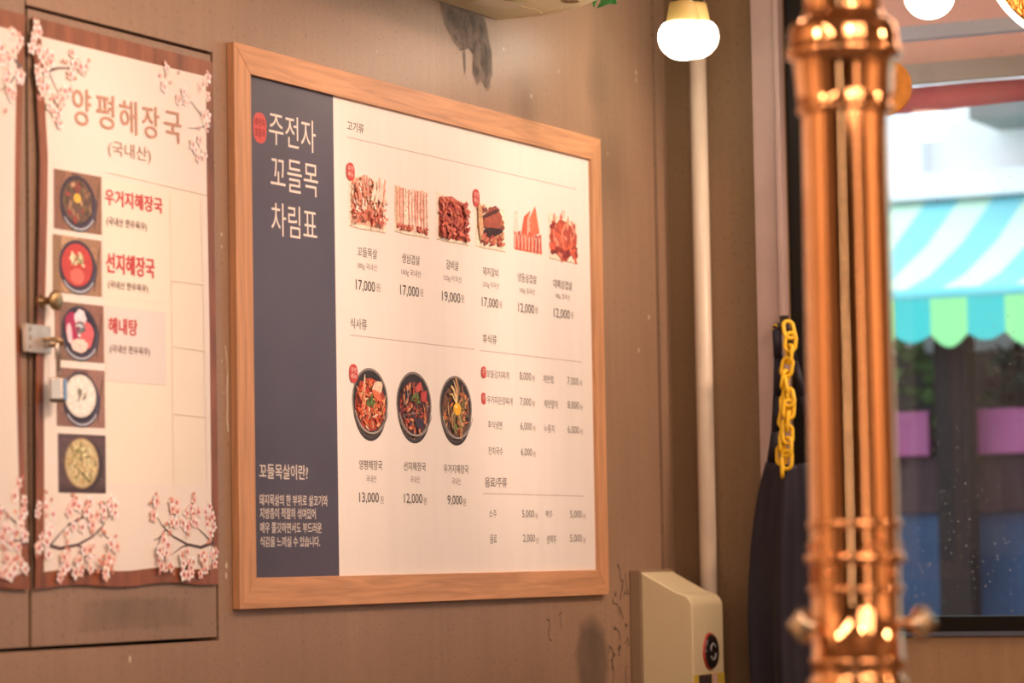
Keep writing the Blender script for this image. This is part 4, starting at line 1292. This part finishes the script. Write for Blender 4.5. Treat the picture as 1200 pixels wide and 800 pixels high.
for i, p in enumerate(lv):
    b = MB(); r = random.Random(40+i)
    d = Vector((r.uniform(-.2, .3), r.uniform(-1, .8), -.55)).normalized()*.034
    s = d.cross(Vector((-0.8, 0.5, .2))).normalized()*.019
    u = d.cross(s).normalized()*.004
    q = [p-d, p-d*.4+s*.8, p+d*.2+s, p+d, p+d*.2-s, p-d*.4-s*.8]
    b.raw([p-d, p-d*.4+s*.8+u, p+d*.2+s+u, p+d, p+d*.2-s+u, p-d*.4-s*.8+u, p], [(0, 1, 6), (1, 2, 6), (2, 3, 6), (3, 4, 6), (4, 5, 6), (5, 0, 6)])
    t = b.build('leaf', GD if i == 2 else GL, iv)
    sd = t.modifiers.new('thick', 'SOLIDIFY'); sd.thickness = 0.0008

# ================================================================ light bulbs on cords
BULB = mat('bulb_glass', (1, 0.95, 0.85), 0.4, emit=(1.0, 0.86, 0.66), estr=18.0)
BASE = mat('bulb_base', INK(226, 178, 100), 0.5)
CORD = mat('bulb_cord', (0.30, 0.25, 0.20), 0.6)
bu = empty('light_bulb', (1.108, -0.318, 2.261), 'lit white globe bulb with cream base nearest the menu board', 'light bulb', 'hanging bulbs')
R = 0.0475
gp = [(R*math.sin(a), -R*0.98*math.cos(a)*(0.92)) for a in [PI*i/24 for i in range(1, 17)]]
gp = [(0.0005, -R*0.90)]+gp+[(0.0365, 0.0265), (0.030, 0.0285)]
m = MB(); m.lathe(gp, 40)
local(m, 'globe', BULB, bu)
m = MB(); m.lathe([(0.0335, 0.026), (0.0315, 0.030), (0.0285, 0.044), (0.0262, 0.056), (0.0245, 0.065), (0.012, 0.068)], 32)
local(m, 'bulb_base', BASE, bu)
m = MB(); m.lathe([(0.019, 0.069), (0.020, 0.075), (0.020, 0.115), (0.012, 0.125), (0.004, 0.128)], 24)
local(m, 'socket', mat('socket_dark', (0.05, 0.042, 0.035), 0.4), bu)
m = MB(); m.tube([(0.012, -0.012, 0.075), (0.012, -0.018, 0.14), (0.004, -0.004, 0.3), (0, 0, 0.589)], 0.0022, 8)
local(m, 'cord', CORD, bu)
def dup(root, loc, label, rz=0.0):
    r = root.copy(); COL.objects.link(r); r.location = loc; r['label'] = label; r.rotation_euler = (0, 0, rz)
    for ch in list(root.children):
        c = ch.copy(); COL.objects.link(c); c.parent = r
    return r
dup(bu, (1.405, -0.217, 2.312), 'lit globe bulb mostly hidden behind the one nearest the menu board')
dup(bu, (1.398, -0.699, 2.346), 'lit globe bulb in front of the window, cut by the top edge')

# ================================================================ hammered pendant with a glowing rim
pe = empty('pendant_lamp', (0.862, -1.198, 2.307), 'hammered gold pendant lamp with bright glowing rim, top right corner', 'pendant lamp')
GOLD = mat('hammered_gold', (0.95, 0.55, 0.17), 0.22, 1.0, noise=0.15, nscale=60, bump=1.0, bscale=75)
GOLD.node_tree.nodes['Bump'].inputs['Distance'].default_value = 0.012
Rr = 0.205
m = MB(); n = 72
prof = [(Rr*math.cos(a), 0.16*math.sin(a)) for a in [PI/2*i/14 for i in range(14)]]+[(0.012, 0.16)]
inn = [(max(0.008, r-0.004), z-0.004) for r, z in reversed(prof)]
m.lathe(prof+inn+[(Rr, 0.0)], n, caps=False)
shade = local(m, 'shade', GOLD, pe)
m = MB(); m.tube([((Rr+0.003)*math.cos(2*PI*i/n), (Rr+0.003)*math.sin(2*PI*i/n), -0.003) for i in range(n)], 0.0055, 12, closed=True)
local(m, 'glowing_rim', mat('rim_led', (1, 0.95, 0.85), 0.4, emit=(1.0, 0.88, 0.70), estr=7.0), pe)
m = MB(); m.lathe([(0.0005, 0.10), (0.03, 0.105), (0.04, 0.13), (0.03, 0.155), (0.0005, 0.157)], 24)
local(m, 'lamp', BULB, pe)
m = MB(); m.tube([(0, 0, 0.158), (0.0, 0.0, 0.22), (0.0, 0, 0.25)], 0.012, 12)
local(m, 'stem', GOLD, pe)
axis = Vector((0.62, 0.30, 0.72)).normalized()
pe.rotation_euler = axis.to_track_quat('Z', 'Y').to_euler()
tip = Vector(pe.location)+axis*0.25
m = MB(); m.tube([tip, tip+Vector((0.03, 0.01, 0.06)), (tip.x+.04, tip.y+.015, 2.85)], 0.003, 8)
o = m.build('cord', CORD, None); o.parent = pe
o.matrix_parent_inverse = (Matrix.Translation(pe.location) @ pe.rotation_euler.to_matrix().to_4x4()).inverted()

# ================================================================ cream dispenser on the wall
dp = empty('wall_dispenser', (1.612, 0.0, 0.86), 'cream box dispenser with round dark badge at the wall corner', 'dispenser')
DC = mat('dispenser_cream', INK(236, 198, 146, .9), 0.4, noise=0.02); DB = mat('dispenser_back', INK(176, 132, 96, .72), 0.45)
m = MB(); m.box(1.531, 1.693, -0.0245, -0.0005, 0.86, 1.2785)
m.build('back_plate', DB, dp, bevel=0.002)
prof = [(-0.0245, 0.86), (-0.0245, 1.2745), (-0.100, 1.2335)]
for i in range(9):
    a = math.radians(62-62*i/8)
    prof.append((-0.1065-0.0275*math.cos(a), 1.203+0.0275*math.sin(a)))
prof += [(-0.134, 1.07), (-0.134, 0.86)]
n = len(prof); m = MB()
m.raw([(1.5325, y, z) for y, z in prof]+[(1.6915, y, z) for y, z in prof], [tuple(range(n)), tuple(range(2*n-1, n-1, -1))]+[(i, (i+1) % n, n+(i+1) % n, n+i) for i in range(n)])
m.build('body', DC, dp, bevel=0.003)
def yell(mb, cx, cz, rx, rz, y0, y1, n=32):
    vs = [(cx+rx*math.cos(2*PI*i/n), y0, cz+rz*math.sin(2*PI*i/n)) for i in range(n)]+[(cx+rx*.94*math.cos(2*PI*i/n), y1, cz+rz*.94*math.sin(2*PI*i/n)) for i in range(n)]
    mb.raw(vs, [tuple(range(n)), tuple(range(2*n-1, n-1, -1))]+[(i, (i+1) % n, n+(i+1) % n, n+i) for i in range(n)])
m = MB(); yell(m, 1.619, 1.114, 0.038, 0.038, -0.1335, -0.1375)
t = m.build('round_badge', mat('badge_red', INK(170, 50, 36), 0.35), dp)
m = MB(); yell(m, 1.620, 1.1135, 0.0335, 0.0345, -0.137, -0.1405)
t2 = m.build('badge_face', mat('badge_black', (0.015, 0.012, 0.012), 0.25), t)
m = MB(); put = MB()
for (a0, a1, r) in ((0.3, 3.6, .013), (3.4, 6.6, .013)):
    pts = [(1.620+(r*math.cos(a0+(a1-a0)*i/12))*.9, -0.1408, 1.1135+(.006 if a0 < 1 else -.006)+r*.75*math.sin(a0+(a1-a0)*i/12)) for i in range(13)]
    m.tube(pts, 0.0016, 6)
m.build('badge_symbol', mat('badge_grey', INK(170, 150, 136), 0.4), t)
m = MB(); m.box(1.534, 1.690, -0.1353, -0.134, 0.90, 1.070)
lb = m.build('label_sticker', mat('label_yellow', INK(216, 166, 54), 0.5), dp)
m = MB(); m.box(1.556, 1.622, -0.1358, -0.1352, 0.90, 1.069)
m.build('label_picture', mat('label_dark', INK(84, 60, 56, .6), 0.5, noise=0.3, nscale=40), lb)
m = MB(); m.box(1.627, 1.650, -0.1358, -0.1352, 0.90, 1.069)
m.build('label_band', mat('label_pale', INK(220, 160, 140), 0.5), lb)

# ================================================================ hook, chain, apron
hk = empty('wall_hook', (1.738, -0.258, 1.755), 'small dark hook on the window jamb holding apron and chain', 'hook')
m = MB()
m.tube([(1.7375, -0.262, 1.772), (1.720, -0.266, 1.768), (1.700, -0.270, 1.757), (1.690, -0.272, 1.752), (1.682, -0.273, 1.757), (1.680, -0.273, 1.768)], 0.0035, 10)
m.box(1.734, 1.738, -0.272, -0.254, 1.752, 1.786)
m.build('hook_body', mat('hook_dark', (0.04, 0.035, 0.03), 0.4, 0.6), hk)

YEL = mat('yellow_plastic', INK(244, 176, 26), 0.4, noise=0.06, nscale=50)
ch = empty('plastic_chain', (1.69, -0.282, 1.46), 'yellow plastic chain hanging doubled from the jamb hook', 'chain')
def link_mesh():
    m = MB(); pts = []
    L, w = 0.0185, 0.0105
    for i in range(20):
        a = 2*PI*i/20
        z = w*math.sin(a)+(L-w)*(1 if math.sin(a) >= 0 else -1)
        pts.append((w*math.cos(a), 0, z))
    m.tube(pts, 0.0042, 8, closed=True)
    return m
first = None
def add_link(p, d, roll):
    global first
    if first is None:
        first = local(link_mesh(), 'chain_link', YEL, ch); o = first
    else:
        o = first.copy(); COL.objects.link(o)
    q = Vector(d).to_track_quat('Z', 'X')
    o.rotation_euler = (q.to_matrix() @ Matrix.Rotation(roll, 3, 'Z')).to_euler()
    o.location = Vector(p)-Vector(ch.location)
def strand(ctrl, roll0):
    dense = []
    for i in range(len(ctrl)-1):
        a, b = Vector(ctrl[i]), Vector(ctrl[i+1])
        for k in range(20): dense.append(a.lerp(b, k/20))
    dense.append(Vector(ctrl[-1]))
    acc = 0; last = dense[0]; k = 0; nxt = 0.012
    for p in dense[1:]:
        acc += (p-last).length
        if acc >= nxt:
            add_link(p, p-last, roll0+(PI/2 if k % 2 else 0)+0.25*math.sin(k*2.1)); k += 1; nxt += 0.0255
        last = p
strand([(1.690, -0.288, 1.765), (1.684, -0.296, 1.735), (1.680, -0.293, 1.70), (1.676, -0.284, 1.65), (1.672, -0.288, 1.60), (1.668, -0.277, 1.54), (1.664, -0.279, 1.47)], PI/2+.3)
strand([(1.676, -0.286, 1.655), (1.668, -0.296, 1.61), (1.664, -0.293, 1.56), (1.660, -0.293, 1.51), (1.658, -0.290, 1.47)], .6)
add_link((1.686, -0.2635, 1.752), (0, 0, 1), PI/2)
list(ch.children)[-1].scale = (0.55, 0.8, 0.62)

NAVYC = mat('navy_cloth', (0.012, 0.010, 0.026), 0.6, noise=0.25, nscale=6, bump=0.2, bscale=220)
b = NAVYC.node_tree.nodes['Principled BSDF']; b.inputs['Sheen Weight'].default_value = 0.08; b.inputs['Sheen Roughness'].default_value = 0.4
ap = empty('apron', (1.69, -0.28, 0.75), 'navy apron hanging by its neck loop from the jamb hook', 'apron')
m = MB()
keys = [(1.490, -0.232, -0.345), (1.455, -0.222, -0.352), (1.425, -0.214, -0.358), (1.38, -0.206, -0.362), (1.32, -0.197, -0.366), (1.25, -0.189, -0.370), (1.18, -0.184, -0.374), (1.10, -0.184, -0.378), (1.0, -0.190, -0.384), (0.75, -0.195, -0.39)]
def lim(z):
    for (za, a, b), (zb, c, d) in zip(keys, keys[1:]):
        if z >= zb:
            t = (za-z)/(za-zb)
            return a+(c-a)*t, b+(d-b)*t
    return keys[-1][1], keys[-1][2]
NU, NZ = 64, 60
def apt(i, j):
    z0 = 1.490-0.74*j/NZ
    u = i/NU
    ya, yb2 = lim(z0)
    y = ya+(yb2-ya)*u
    k = j/NZ
    # scooped top edge, gathered towards the neck loop
    sag = 0.050*math.sin(PI*min(1, u*1.0))**1.5*max(0, 1-k*5)*(1 if u > .2 else u/.2)*(-0.15)
    amp = 0.008+0.012*min(1, k*2)
    x = 1.706-0.030*math.sin(PI*u)-amp*(0.55*math.sin(u*15+0.6+k*1.2)+0.3*math.sin(u*27+k*3+1)*(1-k)+0.25*math.sin(u*7-k*4))-0.012*math.sin(k*9+u*3)*0.4
    return (min(1.733, x), y, z0+sag)
for i in range(NU):
    for j in range(NZ):
        m.face([apt(i, j), apt(i+1, j), apt(i+1, j+1), apt(i, j+1)], 0, None, True)
t = m.build('apron_cloth', NAVYC, ap); sd = t.modifiers.new('thick', 'SOLIDIFY'); sd.thickness = 0.0025
def ribbon(pts, w, name):
    b = MB(); n = len(pts)
    for i in range(n-1):
        a, c = Vector(pts[i]), Vector(pts[i+1])
        d = (c-a).normalized(); s = d.cross(Vector((1, 0.15, 0))).normalized()*w
        b.face([a-s, a+s, c+s, c-s], 0, None, True)
    o = b.build(name, NAVYC, ap); sd = o.modifiers.new('thick', 'SOLIDIFY'); sd.thickness = 0.003
ribbon([(1.690, -0.268, 1.765), (1.684, -0.2665, 1.755), (1.690, -0.266, 1.70), (1.692, -0.262, 1.62), (1.694, -0.256, 1.55), (1.696, -0.244, 1.49), (1.698, -0.236, 1.44)], 0.009, 'neck_strap')
ribbon([(1.690, -0.276, 1.765), (1.696, -0.284, 1.75), (1.700, -0.296, 1.69), (1.703, -0.313, 1.62), (1.705, -0.328, 1.55), (1.706, -0.340, 1.46)], 0.008, 'neck_strap')

# ================================================================ copper extraction pipe in the foreground
COP = mat('polished_copper', (0.96, 0.49, 0.22), 0.07, 1.0, noise=0.05, nscale=9, bump=0.05, bscale=22)
cx, cy = -1.161, -1.452
def zz(py): return 1.889-py*0.000905
K = 0.000903
pi_ = empty('extraction_pipe', (cx, cy, 0.80), 'polished copper extraction pipe hanging from the ceiling in the foreground', 'extraction pipe')
def lat(name, pts, parent=pi_, n=64, caps=False):
    m = MB(); m.lathe([(hw*K, zz(py)) for py, hw in pts], n, (cx, cy), caps=caps)
    return m.build(name, COP, parent)
lat('upper_tube', [(-1060, 44), (-60, 44), (-58, 46), (-52, 46), (-50, 44.5), (18, 45)])
lat('bell_collar', [(14, 45.2), (17, 47.5), (20, 48), (23, 48.5), (25, 54), (28, 58.5), (33, 62), (40, 63.5), (50, 64.5), (58, 65), (60, 67), (64, 68), (68, 67), (70, 62), (74, 58.5), (90, 57.5), (110, 56), (126, 54.5), (128, 56), (132, 56), (135, 54), (137, 50.5)], n=72)
lat('main_tube', [(136, 50.2), (300, 50.8), (480, 51.6), (694, 52.6)])
for ys in ([(610, 52.4), (611, 55), (619, 55), (620, 52.6)], [(648, 52.6), (649, 57), (651, 58.5), (658, 58.5), (660, 57), (661, 53)], [(686, 53), (687, 56.5), (692, 56.5), (694, 53)]):
    lat('clamp_band', ys)
rv = MB()
rv.lathe([(0.0005, -0.004), (0.004, -0.003), (0.005, 0), (0.004, 0.003), (0.0005, 0.004)], 10)
r0 = local(rv, 'rivet', COP, pi_)
for py in (634, 640, 672):
    for k in range(4):
        o = r0 if (py == 634 and k == 0) else r0.copy()
        if o is not r0: COL.objects.link(o)
        a = 2*PI*k/4+py
        o.location = (53.0*K*math.cos(a), 53.0*K*math.sin(a), zz(py)-0.80)
lat('lower_tube', [(690, 52.2), (768, 52.4), (769, 55.5), (775, 55.5), (776, 52.8), (792, 53), (795, 57.5), (801, 58), (804, 54), (860, 53.5), (1203, 53.5)])
KN = mat('nickel_knob', (0.78, 0.66, 0.48), 0.2, 1.0, noise=0.1, nscale=80)
def knob(loc, d):
    m = MB(); n = 40
    loc = Vector(loc); d = Vector(d).normalized()
    a = Vector((0, 0, 1)); b = d.cross(a).normalized()
    prof = [(0.004, -0.012), (0.004, -0.004), (0.0115, -0.003), (0.0150, 0.001), (0.0155, 0.006), (0.0145, 0.011), (0.009, 0.014), (0.003, 0.015)]
    vs, fs = [], []
    for r, t in prof:
        for k in range(n):
            q = 2*PI*k/n
            lobe = 1+(0.16*math.cos(4*q) if r > .009 else 0)
            vs.append(loc+d*t+a*(r*lobe*math.cos(q))+b*(r*lobe*math.sin(q)))
    for i in range(len(prof)-1):
        for k in range(n):
            k2 = (k+1) % n
            fs.append((i*n+k, i*n+k2, (i+1)*n+k2, (i+1)*n+k))
    fs.append(tuple(range(n))); fs.append(tuple((len(prof)-1)*n+k for k in range(n)))
    m.raw(vs, fs, 0, None, True)
    s = m.build('adjusting_knob', KN, pi_)
    m = MB(); c = Vector((cx, cy, loc.z))
    m.tube([c+d*0.035, loc-d*0.003], 0.004, 12)
    m.build('knob_stem', COP, s)
side = Vector((0.436, -0.9, 0)).normalized()
cc = Vector((cx, cy, 1.2265))
knob(cc-side*0.052+Vector((-.014, -.004, 0.001)), -side+Vector((-1.1, -.4, 0)))
knob(cc+side*0.064+Vector((-.012, -.004, 0.002)), side+Vector((-1.1, -.4, 0)))

# orange round ornament on the pane behind the pipe
m = MB()
n = 48
vs = [];
for x, k in ((1.808, 1.0), (1.805, 1.0), (1.8035, .96)):
    vs += [(x, -0.466+0.056*k*math.cos(2*PI*i/n), 2.242+0.056*k*math.sin(2*PI*i/n)) for i in range(n)]
fs = [tuple(range(n)), tuple(range(3*n-1, 2*n-1, -1))]
for q in range(2):
    fs += [(q*n+i, q*n+(i+1) % n, (q+1)*n+(i+1) % n, (q+1)*n+i) for i in range(n)]
m.raw(vs, fs)
t = m.build('round_sticker', mat('orange_disc', INK(235, 130, 25, .8), 0.5, noise=0.15, nscale=60, bump=0.3, bscale=120))
tag(t, 'round orange disc stuck on the window pane behind the copper pipe', 'sticker')
